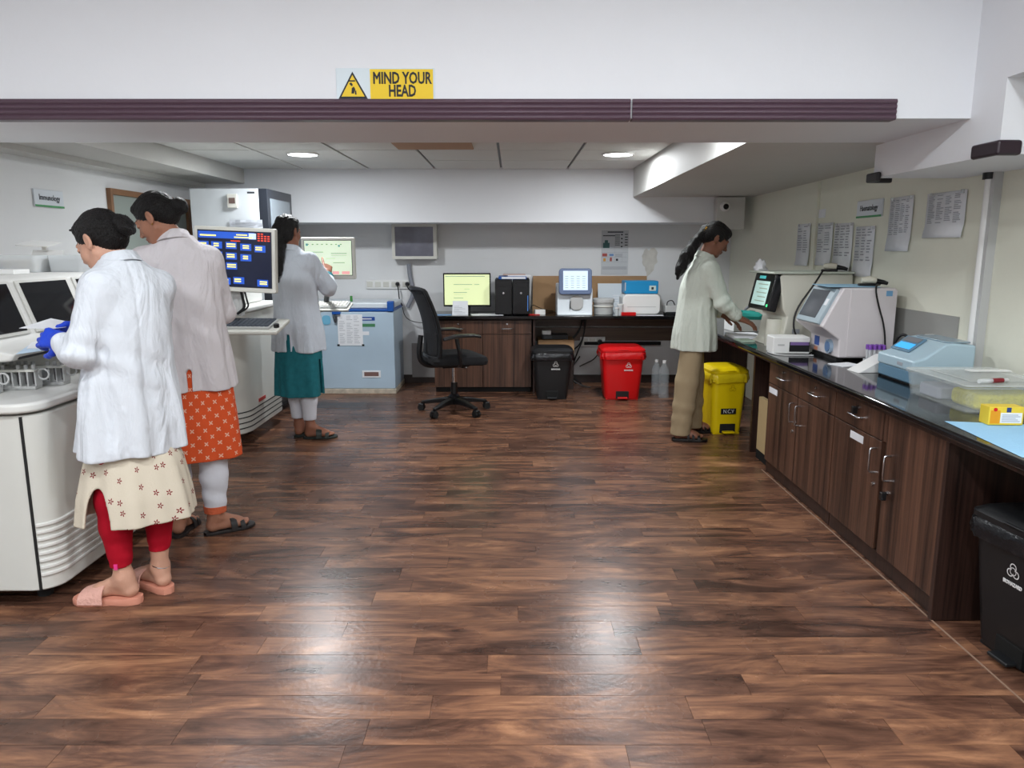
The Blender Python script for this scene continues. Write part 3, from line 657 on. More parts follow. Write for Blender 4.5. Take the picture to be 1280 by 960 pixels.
# socket with plug below desk
t = thing('socket_strip', 'white socket plate under the back desk with a black plug', 'socket', (.84, YB-.031, .44))
MB().box(-.13, .13, -.016, 0, -.05, .05).build('plate', M_WHITEP, t, bevel=.004)
for i in range(3): MB().box(-.11+.075*i, -.05+.075*i, -.021, -.016, -.034, .034).build('module', M_BEIGEP, t, bevel=.003)
MB().cyl((.075, -.016, .0), (.075, -.06, 0), .026, .02, 14).build('plug', M_BLACK, t, smooth=True)
MB(off=t.location).tube([(.915, YB-.09, .44), (.92, YB-.12, .38), (.86, YB-.13, .27), (.76, YB-.12, .22), (.70, YB-.12, .19)], .006, 6, 2).build('wire', M_WIRE, t, smooth=True)
cab = [[(.74, 7.62, .72), (.74, 7.60, .5), (.66, 7.58, .32), (.60, 7.58, .12), (.66, 7.55, .02)], [(.72, 7.64, .72), (.70, 7.60, .55), (.55, 7.60, .42), (.52, 7.60, .2), (.62, 7.55, .03)],
       [(.76, 7.60, .72), (.73, 7.6, .45), (.60, 7.6, .34), (.62, 7.6, .1), (.72, 7.5, .02)], [(.33, 7.56, .52), (.45, 7.60, .40), (.66, 7.62, .50), (.74, 7.62, .70)],
       [(.70, 7.60, .3), (.62, 7.55, .2), (.58, 7.5, .1), (.70, 7.45, .02), (.8, 7.42, .01)]]
for i, c in enumerate(cab): tag(MB().tube(c, .007, 6, 2).build('hanging_cable', M_WIRE, smooth=True), ['thick black cable falling straight from the desk top between the bins', 'black cable bowing left behind the black bin', 'black cable hanging right of the bundle under the desk', 'black cable rising right from the network box', 'black cable end trailing on the floor between the bins'][i], 'cable')

# ------------------------------------------------------------------ office chair
M_MESHF = mat('black_mesh_fabric', (26, 26, 29), .8, bump=.6, bscale=260); M_SEATF = mat('black_seat_fabric', (20, 20, 23), .9, bump=.4, bscale=200)
t = thing('office_chair', 'black mesh office chair with chrome stem on castors in front of the desk', 'chair', (-.50, 6.32, 0), math.radians(-68))
# local: chair faces +y
for i in range(5):
    a = math.radians(20+72*i); dx, dy = math.cos(a), math.sin(a)
    k = MB(); rr_ = []
    for s_, wd, zt, zb in ((.03, .032, .135, .075), (.16, .024, .115, .075), (.30, .017, .085, .06)):
        c = Vector((dx*s_, dy*s_, 0)); n_ = Vector((-dy, dx, 0))*wd
        rr_.append([c-n_+Vector((0, 0, zb)), c+n_+Vector((0, 0, zb)), c+n_+Vector((0, 0, zt)), c-n_+Vector((0, 0, zt))])
    leg = k.rings(rr_).build('base_arm', M_BLACK, t, bevel=.008)
    c = Vector((dx*.30, dy*.30, 0)); n_ = Vector((-dy, dx, 0))
    k = MB(); k.cyl(c-n_*.026+Vector((0, 0, .028)), c-n_*.004+Vector((0, 0, .028)), .028, n=18); k.cyl(c+n_*.004+Vector((0, 0, .028)), c+n_*.026+Vector((0, 0, .028)), .028, n=18)
    cs_ = k.build('castor', M_BLACKM, leg, smooth=True); cs_['kind'] = 'stuff'; del cs_['kind']
    MB().obox(c+Vector((0, 0, .048)), (.05, .045, .03), RZ(a)).build('castor_hood', M_BLACK, leg, bevel=.008)
MB().lathe([(.045, .07), (.05, .14), (.03, .16), (.028, .26), (.022, .26)], n=18).build('hub', M_BLACK, t, smooth=True)
MB().cyl((0, 0, .25), (0, 0, .40), .014, n=16).build('gas_stem', M_CHROME, t, smooth=True)
MB().box(-.10, .10, -.13, .11, .40, .435).build('mechanism', M_BLACK, t, bevel=.01)
MB().tube([(.09, 0, .42), (.22, .02, .41), (.25, .03, .425)], .007, 8, 1).build('lever', M_STEEL, t, smooth=True)
def cushion(w_, d_, z0, z1, r=.07, puff=.02):
    k = MB(); R = []
    for z, e in ((z0, -.03), (z0+.012, -.004), ((z0+z1)/2, .004), (z1-.014, -.006), (z1-.002, -.035)): R.append([(x, y, z-.03*max(0, y/d_*2-.4)) for x, y in rrect(-w_/2-e, w_/2+e, -d_/2-e, d_/2+e, r, 6)])
    R.append([(x*.6, y*.6, z1+puff*.3) for x, y, _ in R[-1]])
    return k.rings(R)
cushion(.49, .48, .435, .525).build('seat', M_SEATF, t, smooth=True)
# backrest: curved frame with mesh panel
def backp(s, z):    # s across -1..1
    wv = .225-.02*(z-.55)/.5; return Vector((s*wv, -.235-.11*((z-.5)/.58)**1.0+.045*math.sin((z-.5)/.55*math.pi)+.045*s*s, z))
n, mm = 14, 10; k = MB(); vs = [backp(-1+2*j/mm, .50+.56*i/n) for i in range(n+1) for j in range(mm+1)]
fs = [(i*(mm+1)+j, i*(mm+1)+j+1, (i+1)*(mm+1)+j+1, (i+1)*(mm+1)+j) for i in range(n) for j in range(mm)]
bo = k.add(vs, fs).build('backrest_mesh', mat('see_through_mesh', (30, 30, 34), .7, alpha=.88), t, smooth=True); so = bo.modifiers.new('s', 'SOLIDIFY'); so.thickness = .006
k = MB(); pts = [backp(-1, .50+.56*i/10) for i in range(11)]+[backp(-1+2*i/8, 1.065+.012*math.sin(math.pi*i/8)) for i in range(1, 8)]+[backp(1, 1.06-.56*i/10) for i in range(11)]+[backp(1-2*i/6, .50) for i in range(1, 6)]
pts.append(pts[0]); k.tube(pts, .017, 8, 1).build('backrest_frame', M_BLACK, t, smooth=True)
k = MB(); k.rings([[backp(s_, z_)+Vector((0, .014, 0)) if f_ == 0 else backp(s_, z_)-Vector((0, .014, 0)) for f_, s_ in ((0, -.92), (0, 0), (0, .92), (1, .92), (1, 0), (1, -.92))] for z_ in (.53, .62, .71)]).build('lumbar_pad', M_SEATF, t, bevel=.01)
MB().tube([(0, -.10, .415), (0, -.26, .42), (0, -.31, .50), (0, -.285, .68)], .022, 8, 2).build('spine_bar', M_BLACK, t, smooth=True)
for sx in (-1, 1):
    MB().tube([(sx*.20, -.02, .43), (sx*.27, -.02, .45), (sx*.285, -.04, .56), (sx*.27, -.06, .67)], .016, 8, 2).build('arm_post', M_BLACK, t, smooth=True)
    k = MB(); k.rings([[(sx*.27+x*.5*wd, y_, z_+zz) for x, zz in ((-1, -.01), (1, -.01), (1, .01), (-.0, .017), (-1, .01))] for y_, wd, z_ in ((-.17, .05, .665), (-.06, .085, .69), (.08, .085, .69), (.15, .05, .675))]).build('armrest', M_BLACK, t, bevel=.006)
# ------------------------------------------------------------------ desk top devices (back)
M_SCRW = mat('screen_paleyellow', (222, 232, 178), .3, emit=.5); M_SCRG = mat('screen_palegreen', (206, 222, 196), .3, emit=.7)
M_SCRN = mat('screen_navy', (20, 26, 48), .25, emit=.5); M_SCRB = mat('screen_blue', (34, 76, 170), .3, emit=.9); M_SCRY = mat('screen_yellow_text', (240, 226, 120), .3, emit=1.0)
M_SCRR = mat('screen_red_text', (226, 70, 40), .3, emit=.9); M_SCRL = mat('screen_light', (196, 214, 228), .3, emit=.5); M_SCRT = mat('screen_grey_text', (140, 158, 140), .3, emit=.4)
def rects(name, m, rs, parent, W, H, y0, y1, off=(0, 0, 0)):      # rects in fractions of a W x H panel, x right, z up
    k = MB()
    for (x0, x1, z0, z1) in rs: k.box(off[0]+(x0-.5)*W, off[0]+(x1-.5)*W, y0, y1, off[2]+z0*H, off[2]+z1*H)
    o = k.build(name, m, parent)
    if len(rs) > 1: o['kind'] = 'stuff'
    return o
# monitor
t = thing('computer_monitor', 'black wide monitor with pale yellow screen on the back desk', 'monitor', (-.445, 7.42, CT), 0)
MB().lathe([(.11, 0), (.11, .010), (.03, .018)], n=24, sy=.75).build('stand_foot', M_BLACKG, t, smooth=True); MB().box(-.03, .03, .01, .035, .012, .16).build('stand_neck', M_BLACK, t, bevel=.006)
MB().box(-.235, .235, -.018, .012, .07, .40).build('case', M_BLACKG, t, bevel=.006)
sc = MB().box(-.222, .222, -.0195, -.018, .088, .386).build('screen', M_SCRW, t)
rects('screen_text', M_SCRT, [(.2, .62, .66, .68), (.66, .78, .66, .68), (.44, .56, .52, .535), (.2, .5, .40, .42), (.2, .46, .34, .35), (.2, .42, .22, .24), (.02, .9, .93, .95)], sc, .444, .298, -.0201, -.0195, (0, 0, .088))
# papers on desk
t = thing('upright_sheet', 'printed sheet leaning in front of the black wide monitor', 'paper', (-.505, 7.25, CT))
MB().slab((-.078, 0, .001), (.078, 0, .001), (.074, .045, .135), (-.074, .045, .135), .001).build('sheet', M_PAPER, t)
k = MB()
for i in range(9): k.slab((-.06, .0035+.0047*i-.001, .02+.0125*i), (.05-.03*(i % 3), .0035+.0047*i-.001, .02+.0125*i), (.05-.03*(i % 3), .0045+.0047*i-.001, .023+.0125*i), (-.06, .0045+.0047*i-.001, .023+.0125*i), -.0004)
o = k.build('printed_lines', M_INK, t); o['kind'] = 'stuff'
def sheet_flat(x, y, w_, d_, rz, label, m=M_PAPER, z=CT, n=1, name='paper_sheet'):
    M = Matrix.Translation((x, y, z)) @ Matrix.Rotation(rz, 4, 'Z'); k = MB(M=None)
    k.box(-w_/2, w_/2, -d_/2, d_/2, .0008, .0015+.0012*n); o = k.build(name, m, loc=(x, y, z)); o.rotation_euler = (0, 0, rz); return tag(o, label, 'paper')
sheet_flat(-.25, 7.30, .30, .20, .2, 'loose white papers on the desk right of the upright sheet', n=2)
sheet_flat(-.66, 7.27, .14, .12, .1, 'small blue slip on the desk left of the upright sheet', mat('blue_slip', (120, 160, 205), .7))
# pc towers
def tower(x, label, g):
    t = thing('computer_tower', label, 'computer', (x, 7.24, CT)); w_, h_ = .165, .345
    MB().box(0, w_, .012, .44, .008, h_).build('case', M_BLACKM, t, bevel=.004)
    MB().box(.002, w_-.002, 0, .014, .008, h_-.002).build('front_panel', M_BLACKG if g else M_BLACK, t, bevel=.005)
    MB().box(.02, w_-.02, -.003, 0, h_-.07, h_-.035).build('disc_drive', M_BLACK, t, bevel=.001)
    MB().cyl((w_/2, -.004, h_*.62), (w_/2, 0, h_*.62), .010, n=12).build('power_button', M_STEEL, t, smooth=True)
    if g: MB().box(w_-.02, w_-.014, -.002, 0, .04, h_*.55).build('light_strip', mat('led_blue', (70, 120, 190), .4, emit=.4), t)
    for fx in (.02, w_-.04): MB().box(fx, fx+.02, .03, .40, 0, .008).build('foot', M_BLACKM, t)
tower(-.165, 'black computer tower beside the wide monitor, left of two', 0); tower(.005, 'glossy black computer tower, right of two, beside the cardboard sheet', 1)
t = thing('file_folder', 'blue file folder lying on top of the computer towers', 'folder', (-.13, 7.24, CT+.3455)); MB().box(0, .27, 0, .33, 0, .028).build('cover', M_BLUEP, t, bevel=.003); MB().box(.03, .262, -.002, .32, .004, .024).build('pages', M_PAPER, t)
t = thing('file_folder', 'pink edged stack of papers on top of the blue folder', 'folder', (-.04, 7.25, CT+.3745)); MB().box(0, .22, 0, .30, 0, .010).build('pages', M_PAPER, t); MB().box(-.05, .17, .01, .30, .010, .014).build('cover', mat('pink_cover', (206, 176, 168), .7), t)
# small stuff beside the towers
def small_box(name, x, y, z, w_, d_, h_, m, label, cat, rz=0, bev=.003, lid=None):
    t = thing(name, label, cat, (x, y, z), rz); MB().box(-w_/2, w_/2, -d_/2, d_/2, 0, h_).build('body', m, t, bevel=bev)
    if lid: MB().box(-w_/2*.8, w_/2*.8, -d_/2-.001, -d_/2, h_*.2, h_*.8).build('front_label', lid, t)
    return t
tag(MB().tube([(.16, 7.26, CT+.006), (.19, 7.23, CT+.006), (.24, 7.24, CT+.006), (.27, 7.22, CT+.006)], .005, 8, 1).build('pen', M_RED, smooth=True), 'red pen on the desk in front of the black towers', 'pen')
small_box('tape_box', .27, 7.30, CT, .10, .07, .05, M_WHITEP, 'small white box on the desk left of the blood gas analyzer', 'box', .2)
tag(MB().tube([(.17, 7.4, CT+.006), (.2, 7.5, CT+.09), (.26, 7.6, CT+.05), (.34, 7.6, CT+.02), (.42, 7.62, CT+.01)], .004, 6, 2).build('loose_cable', M_WIRE, smooth=True), 'thin black cable looping beside the right computer tower', 'cable')
# cardboard sheet behind
t = thing('cardboard_sheet', 'long brown cardboard sheet leaning on the back wall behind the analyzer', 'cardboard', (.21, YB-.02, CT))
MB().slab((0, -.065, .001), (1.18, -.065, .001), (1.175, -.004, .36), (.005, -.004, .36), .005).build('board', M_CARD, t)
# analyzer with blue framed screen
t = thing('desktop_analyzer', 'white analyzer with slate blue framed screen on the back desk', 'analyzer', (.61, 7.38, CT)); w_ = .172
side = [(-.16, .0), (.16, .0), (.17, .24), (.15, .30), (-.10, .26), (-.13, .23), (-.145, .02)]
MB().prism([(y, z) for y, z in side], -w_, w_, 'x').build('body', mat('analyzer_white', (214, 222, 228), .35), t, bevel=.018)
R_ = RX(math.radians(-10)); M = Matrix.Translation((0, -.155, .325)) @ R_.to_4x4()
fr = MB(M=M).prism(rrect(-.158, .158, -.125, .125, .03), -.02, .03, 'y').build('screen_frame', mat('slate_blue', (86, 104, 138), .35), t, bevel=.006)
sc = MB(M=M).box(-.118, .118, -.0225, -.02, -.085, .10).build('screen', M_SCRL, fr)
k = MB(M=M)
for r_ in range(6):
    for c_ in range(4): k.box(-.10+.055*c_, -.07+.055*c_, -.0235, -.0225, -.065+.022*r_, -.060+.022*r_)
o = k.build('screen_text', M_SCRT, sc); o['kind'] = 'stuff'
MB().prism(rrect(-.05, .08, .05, .19, .055), -.157, -.143, 'y').build('sample_door', M_GREYP, t, bevel=.006); MB().box(-.05, -.042, -.163, -.157, .06, .14).build('sample_slot', M_BLACKM, t); MB().box(.06, .14, -.146, -.143, .205, .215).build('model_mark', M_INKD, t)
# tub, booklet, bottles, printer
t = thing('round_tub', 'white round tub with lid on the back desk right of the analyzer', 'container', (.90, 7.34, CT))
MB().lathe([(.088, 0), (.092, .004), (.098, .12), (.100, .125)], n=32).build('tub', M_GREYP, t, smooth=True); MB().lathe([(.106, .120), (.108, .150), (.100, .158), (.001, .160)], n=32).build('lid', M_GREYP, t, smooth=True)
MB().lathe([(.101, .075), (.103, .078), (.103, .086), (.101, .089)], n=32).build('band', M_BEIGEP, t, smooth=True)
t = thing('information_booklet', 'blue and white information booklet standing behind the tub', 'booklet', (1.0, 7.52, CT))
MB().slab((-.13, 0, .001), (.115, 0, .001), (.112, .06, .29), (-.133, .06, .29), .004).build('cover', mat('booklet_cover', (205, 214, 220), .5), t)
k = MB()
def leanq(x0, x1, z0, z1, d=-.0018): k.slab((x0, .06*z0/.29+d, z0), (x1, .06*z0/.29+d, z0), (x1, .06*z1/.29+d, z1), (x0, .06*z1/.29+d, z1), .001)
leanq(.01, .10, .05, .20); k.build('blue_panel', mat('booklet_blue', (126, 170, 208), .5), t); k = MB(); leanq(-.11, .0, .16, .24); k.build('photo_panel', mat('booklet_grey', (128, 148, 150), .5), t)
k = MB()
for i in range(5): leanq(.02, .09-.01*(i % 3), .07+.025*i, .076+.025*i, -.004)
o = k.build('printed_lines', M_PAPER, t); o['kind'] = 'stuff'
def cup(name, x, y, r, h, m, label, z=CT, cap=None):
    t = thing(name, label, 'container', (x, y, z)); MB().lathe([(r*.85, 0), (r, h)], n=16).build('body', m, t, smooth=True)
    MB().lathe([(r*1.06, h-.002), (r*1.06, h+.008), (.001, h+.009)], n=16).build('cap', cap or M_WHITEP, t, smooth=True)
cup('specimen_cup', 1.015, 7.22, .022, .07, M_CLEAR, 'clear specimen cup on the back desk, left of the white printer'); cup('specimen_cup', 1.055, 7.26, .03, .10, mat('frosted_plastic', (222, 226, 228), .5, alpha=.7), 'taller frosted cup touching the left side of the white printer')
t = thing('label_printer', 'white rounded printer on the back desk under the blue box', 'printer', (1.265, 7.42, CT))
MB().prism(rrect(-.185, .185, 0, .20, .05), -.14, .14, 'y').build('body', M_WHITEP, t, bevel=.015); MB().box(-.14, .14, -.142, -.14, .075, .08).build('seam', M_GREYP, t)
t = thing('blue_device_box', 'bright blue box lying on top of the white printer', 'box', (1.265, 7.42, CT+.202))
MB().box(-.165, .165, -.11, .11, 0, .125).build('body', mat('cyan_blue', (24, 140, 196), .4), t, bevel=.01); MB().box(.075, .14, -.1125, -.11, .03, .08).build('label_patch', mat('pale_label', (196, 214, 210), .5), t); MB().box(.095, .118, -.113, -.1125, .042, .066).build('label_icon', M_INKD, t)
MB().box(-.165, -.155, -.1125, -.11, .03, .11).build('end_stripe', M_GREYP, t)
small_box('red_pouch', 1.13, 7.235, CT, .14, .06, .03, M_RED, 'small red pouch on the desk edge before the white printer', 'pouch', .05)
sheet_flat(1.33, 7.20, .26, .07, -.03, 'white paper strip on the desk edge before the white printer', n=2)
def charger(x, w_, label, m):
    t = thing('desktop_charger', label, 'electronics', (x, 7.32, CT)); MB().box(-w_/2, w_/2, -.06, .06, .02, .09).build('body', m, t, bevel=.008); MB().box(-w_/2+.004, w_/2-.004, -.064, .064, 0, .03).build('base', M_BLACK, t, bevel=.004)
    MB().tube([(-w_*.3, 0, .09), (-w_*.25, .0, .13), (w_*.2, .02, .14), (w_*.4, .03, .09)], .005, 6, 2).build('lead', M_WIRE, t, smooth=True)
charger(1.555, .12, 'small black and white charger right of the white printer, left one', M_GREYP); charger(1.69, .13, 'small white charger at the end of the back desk, right one', M_WHITEP)

# ------------------------------------------------------------------ chest freezer
t = thing('chest_freezer', 'pale blue chest freezer with blue lid rim against the back wall', 'freezer', (-2.02, 7.13, 0)); W_ = .885; M_FRZ = mat('freezer_paint', (176, 196, 212), .35, var=.04)
MB().box(0, W_, 0, .58, .05, .80).build('body', M_FRZ, t, bevel=.008); MB().box(.0, W_, -.004, .584, .80, .828).build('rim', M_BLUEP, t, bevel=.006)
ld = MB().box(.0, W_, .01, .58, .828, .885).build('lid', mat('freezer_lid', (208, 216, 222), .35), t, bevel=.014); MB().box(.30, .38, -.028, .02, .775, .835).build('lid_handle', M_BLUEP, ld, bevel=.006)
MB().box(W_-.06, W_+.004, -.012, .06, .80, .90).build('lid_corner', M_BLUEP, ld, bevel=.008)
MB().box(-.005, W_+.005, -.005, .58, .0, .05).build('skirt', mat('aged_skirt', (186, 176, 160), .6, var=.25, vscale=20), t, bevel=.004)
MB().box(W_-.40+.05, W_-.18, -.0015, 0, .715, .75).build('blue_badge', mat('badge_blue', (24, 70, 150), .4), t) ; MB().box(W_-.32, W_-.21, -.0022, -.0015, .727, .737).build('badge_print', M_PRINTW, t)
MB().box(W_-.40, W_-.18, -.0015, 0, .655, .685).build('green_badge', mat('badge_green', (70, 130, 90), .5), t); MB().box(W_-.32, W_-.24, -.0015, 0, .575, .61).build('small_label', M_PAPER, t); MB().box(W_-.30, W_-.26, -.002, -.0015, .585, .60).build('small_label_print', M_INKD, t)
pl = MB().box(W_-.32, W_-.14, -.004, 0, .16, .23).build('rating_plate', M_PAPER, t, bevel=.002); MB().box(W_-.30, W_-.16, -.005, -.004, .175, .215).build('plate_print', mat('plate_print', (120, 90, 84), .6), pl)
rects('side_grille', M_DGREY, [(0, .25, .1+.09*i, .14+.09*i) for i in range(8)], t, .6, .3, .0, .002)
t.children[-1].location = (W_+.003, .30, .10); t.children[-1].rotation_euler = (0, 0, math.radians(90))
q = at(438, 432, 7.12); h_ = at(438, 393, 7.12).z-q.z; x0, x1 = at(422, 410, 7.12).x, at(453, 410, 7.12).x
f = thing('taped_sheet', 'printed sheet taped to the front of the chest freezer', 'paper', (x0, 7.128, q.z)); MB().box(0, x1-x0, -.0012, 0, 0, h_).build('sheet', M_PAPER, f)
k = MB()
for i in range(16):
    for c in range(3):
        if random.random() < .85: k.box(.015+c*.07, .015+c*.07+random.uniform(.03, .06), -.0018, -.0012, h_*.95-i*h_*.057-.004, h_*.95-i*h_*.057)
o = k.build('printed_lines', M_INK, f); o['kind'] = 'stuff'
for sx in (0, x1-x0): MB().box(sx-.012, sx+.012, -.002, -.0012, -.005, .012).build('black_tape', M_BLACKM, f)
tag(MB().box(-.012, .012, -.008, .008, 0, .055).build('green_glue_stick', mat('green_cap', (60, 130, 60), .4), bevel=.004, loc=(-1.57, 7.3, .8855)), 'small green stick standing on the freezer lid', 'marker')
# small magnet picture and keys
tag(MB().prism(rrect(-.04, .04, -.045, .045, .03), -.003, 0, 'y').build('round_sticker', mat('sticker_cyan', (110, 176, 206), .5), loc=(-1.78, 7.128, .72)), 'round pale blue sticker on the freezer front near the coat', 'sticker')
t = thing('key_bunch', 'bunch of keys hanging at the freezer rim', 'keys', (-1.69, 7.12, .775))
for i, a in enumerate((-.25, .0, .2)): MB().obox((a*.05, -.004*i-.004, -.05), (.012, .003, .06), RY(a)).build('key', M_DGREY, t)
MB().tube([(.012*math.cos(x*.7), -.004, -.012+.012*math.sin(x*.7)) for x in range(9)], .0018, 5).build('ring', M_STEEL, t, smooth=True)
# freezer keyboards unit of the second analyzer stands on the freezer: tray with keyboard
t = thing('keyboard_stack', 'light grey keyboard on its shelf in front of the green screened monitor', 'keyboard', (-1.60, 6.32, .90))
t.rotation_euler = (math.radians(12), 0, 0)
MB().box(-.24, .235, -.11, .10, 0, .018).build('shelf', M_BEIGEP, t, bevel=.006); MB().box(-.22, .22, -.085, .07, .019, .038).build('keyboard', M_GREYP, t, bevel=.004)
k = MB()
for r_ in range(5):
    for c_ in range(15): k.box(-.21+.028*c_, -.186+.028*c_, -.075+.027*r_, -.052+.027*r_, .038, .045)
o = k.build('keys', M_BEIGEP, t); o['kind'] = 'stuff'
MB().box(-.03, .03, .02, .10, -.03, 0).build('bracket', M_GREYP, t); MB().tube([(0, .06, -.03), (-.1, -.02, -.04), (-.19, -.16, .0), (-.32, -.36, .07)], .016, 10, 1).build('support_arm', M_GREYP, t, smooth=True)

# ------------------------------------------------------------------ touch monitors on arms
def touch_monitor(name, label, loc, rz, W, H, tilt=0):
    t = thing(name, label, 'monitor', loc, rz); M = RX(-tilt).to_4x4()
    MB(M=M).prism(rrect(-W/2, W/2, -H/2, H/2, .012), -.02, .03, 'y').build('case', M_BEIGEP, t, bevel=.006)
    MB(M=M).box(-W/2+.03, W/2-.03, .03, .07, -H/2+.04, H/2-.04).build('back_shell', M_BEIGEP, t, bevel=.015)
    MB(M=M).box(-W/2+.022, W/2-.022, -.0215, -.02, -H/2+.030, H/2-.022).build('bezel', M_DGREY, t)
    return t, M
W, H = .520, .405
t, M = touch_monitor('touch_monitor', 'beige touch monitor with navy screen and blue buttons between the women on the left', (-1.755, 4.80, 1.327), math.radians(-3), W, H)
t.rotation_euler = (0, math.radians(2.5), math.radians(-3))
w_, h_ = W-.052, H-.060; zc = .004
sc = MB().box(-w_/2, w_/2, -.0225, -.0215, zc-h_/2, zc+h_/2).build('screen', M_SCRN, t)
def on(name, m, rs, y0, y1, parent=sc):
    return rects(name, m, rs, parent, w_, h_, y0, y1, (0, 0, zc-h_/2))
rects('screen_header', M_SCRB, [(.005, .78, .865, .985)], sc, w_, h_, -.0231, -.0225, (0, 0, zc-h_/2))
bt = [(.06+.185*c, .83-.045-.2*0) for c in range(5)]
btn = [(.07, .68), (.255, .68), (.455, .68), (.655, .66), (.85, .64), (.255, .50), (.455, .49), (.655, .47), (.455, .31), (.36, .03), (.55, .05), (.88, .02)]
for x_, z_ in btn: rects('screen_button', M_SCRB, [(x_-.075, x_+.075, z_, z_+.125)], sc, w_, h_, -.0233, -.0225, (0, 0, zc-h_/2))
on('button_text', M_SCRY, [(x_-.06+.02*(i % 2), x_+.06-.015*((i+1) % 3), z_+.035+.04*j, z_+.058+.04*j) for i, (x_, z_) in enumerate(btn) for j in range(2)]+[(.03, .25, .90, .925), (.53, .68, .93, .95), (.5, .75, .885, .905)], -.0238, -.0233)
on('red_text', M_SCRR, [(.82+.045*(k % 4), .85+.045*(k % 4), .84+.04*(k//4), .86+.04*(k//4)) for k in range(14)]+[(.18, .33, .2, .22), (.45, .58, .82, .835)], -.0238, -.0225)
on('light_icon', M_SCRL, [(.70, .80, .87, .975)], -.0236, -.0231)
MB().box(-.06, .02, .03, .07, -H/2-.16, -H/2+.08).build('arm_plate', M_GREYP, t, bevel=.005); MB().cyl((-.02, .05, -H/2-.14), (-.02, .05, -H/2-.02), .028, n=16).build('arm_pivot', M_GREYP, t, smooth=True)
for dx, r_ in ((-.05, .007), (.025, .009), (.05, .006)):
    MB().tube([(dx-.02, .04, -H/2+.02), (dx+.0, .03, -H/2-.05), (dx+.02, .02, -H/2-.10), (-.01, .02, -H/2-.145)], r_, 6, 2).build('lead', M_WIRE if dx > 0 else M_GREYP, t, smooth=True)
W, H = .415, .325
q = at(411, 323, 5.95)
t, M = touch_monitor('touch_monitor', 'beige touch monitor with pale green screen that the woman is touching', (q.x, 5.95, q.z), math.radians(3), W, H)
w_, h_ = W-.052, H-.060
sc = MB().box(-w_/2, w_/2, -.0225, -.0215, zc-h_/2, zc+h_/2).build('screen', M_SCRG, t)
on('screen_text', M_SCRT, [(.06+.1*i, .1+.1*i, .88, .91) for i in range(8)]+[(.15, .4, .66, .68), (.56, .9, .62, .64), (.56, .9, .57, .58), (.1, .3, .4, .41), (.6, .85, .35, .37), (.45, .65, .48, .49)], -.0231, -.0225, sc)
rects('pink_button', mat('screen_pink', (226, 160, 160), .3, emit=.7), [(.58, .72, .02, .11), (.78, .95, .02, .11)], sc, w_, h_, -.0231, -.0225, (0, 0, zc-h_/2))
rects('teal_icon', mat('screen_teal', (90, 150, 150), .3, emit=.5), [(.03, .08, .85, .92), (.72, .76, .82, .88)], sc, w_, h_, -.0231, -.0225, (0, 0, zc-h_/2))
MB().tube([(0, .06, -.05), (0, .10, -H/2-.05), (-.05, .25, -H/2-.10), (-.10, .38, -H/2-.14), (-.12, .42, -.40)], .022, 10, 2).build('arm_stalk', M_DGREY, t, smooth=True)

# keyboard tray on the second analyzer
t = thing('keyboard_tray', 'beige keyboard tray with dark keyboard below the navy screened monitor', 'keyboard tray', (-1.755, 4.86, .885), math.radians(-3))
t.rotation_euler = (math.radians(12), 0, math.radians(-3))
MB().box(-.30, .27, -.15, .12, 0, .028).build('tray', M_BEIGEP, t, bevel=.010); kb = MB().box(-.27, .215, -.115, .06, .029, .045).build('keyboard', M_GREYP, t, bevel=.004)
k = MB()
for r_ in range(5):
    for c_ in range(16): k.box(-.262+.0295*c_, -.237+.0295*c_, -.108+.032*r_, -.080+.032*r_, .045, .053)
o = k.build('keys', mat('dark_keys', (70, 76, 86), .5), kb); o['kind'] = 'stuff'
MB().cyl((.245, -.07, .028), (.245, -.07, .05), .018, n=12).build('tray_knob', M_BLACK, t, smooth=True)

# ------------------------------------------------------------------ tall fridge
t = thing('tall_fridge', 'tall white fridge with black framed glass front behind the second analyzer', 'refrigerator', (-2.62, 6.22, 0)); M_FRW = mat('fridge_white', (205, 210, 214), .35)
MB().box(0, .56, 0, .68, .05, 1.875).build('body', M_FRW, t, bevel=.006); MB().box(.03, .55, .02, .66, 0, .05).build('plinth', M_BLACK, t)
dr = MB().box(.56, .63, 0, .68, .08, 1.875).build('door', mat('fridge_black', (36, 40, 48), .35), t, bevel=.004); MB().box(.63, .633, .07, .61, .22, 1.80).build('glass', mat('fridge_glass', (128, 138, 146), .08, spec=.6), dr)
MB().box(.633, .635, .2, .5, 1.42, 1.6).build('blue_sticker', mat('sticker_blue', (90, 130, 180), .5), dr)
th = MB().box(.31, .39, -.022, 0, 1.72, 1.83).build('thermometer', M_BEIGEP, t, bevel=.004); MB().box(.325, .375, -.024, -.022, 1.755, 1.80).build('thermometer_display', mat('display_brown', (110, 90, 84), .4), th)
MB().box(.47, .53, -.001, 0, 1.835, 1.85).build('maker_mark', M_INKD, t)
q = at(308, 288, 6.21); f = thing('taped_sheet', 'crumpled printed sheet in plastic sleeve taped on the side of the tall fridge', 'paper', (q.x, 6.217, q.z))
k = MB(); n = 6; vs = [(-.135+.27*i/n, -.002-.008*random.random(), -.085+.17*j/n) for j in range(n+1) for i in range(n+1)]
fs = [(j*(n+1)+i, j*(n+1)+i+1, (j+1)*(n+1)+i+1, (j+1)*(n+1)+i) for j in range(n) for i in range(n)]
k.add(vs, fs).build('sheet', mat('sleeve_sheet', (186, 190, 198), .25), f)
k = MB()
for i in range(7): k.box(-.11, .10-.02*(i % 3), -.0115, -.011, .06-.02*i, .066-.02*i)
o = k.build('printed_lines', M_INK, f); o['kind'] = 'stuff'

# ------------------------------------------------------------------ large floor analyzers on the left
M_BODY = mat('analyzer_beige', (206, 206, 200), .38, var=.02); M_BODY2 = mat('analyzer_beige_light', (216, 216, 212), .36); M_SEAM = mat('seam_black', (28, 28, 28), .7)
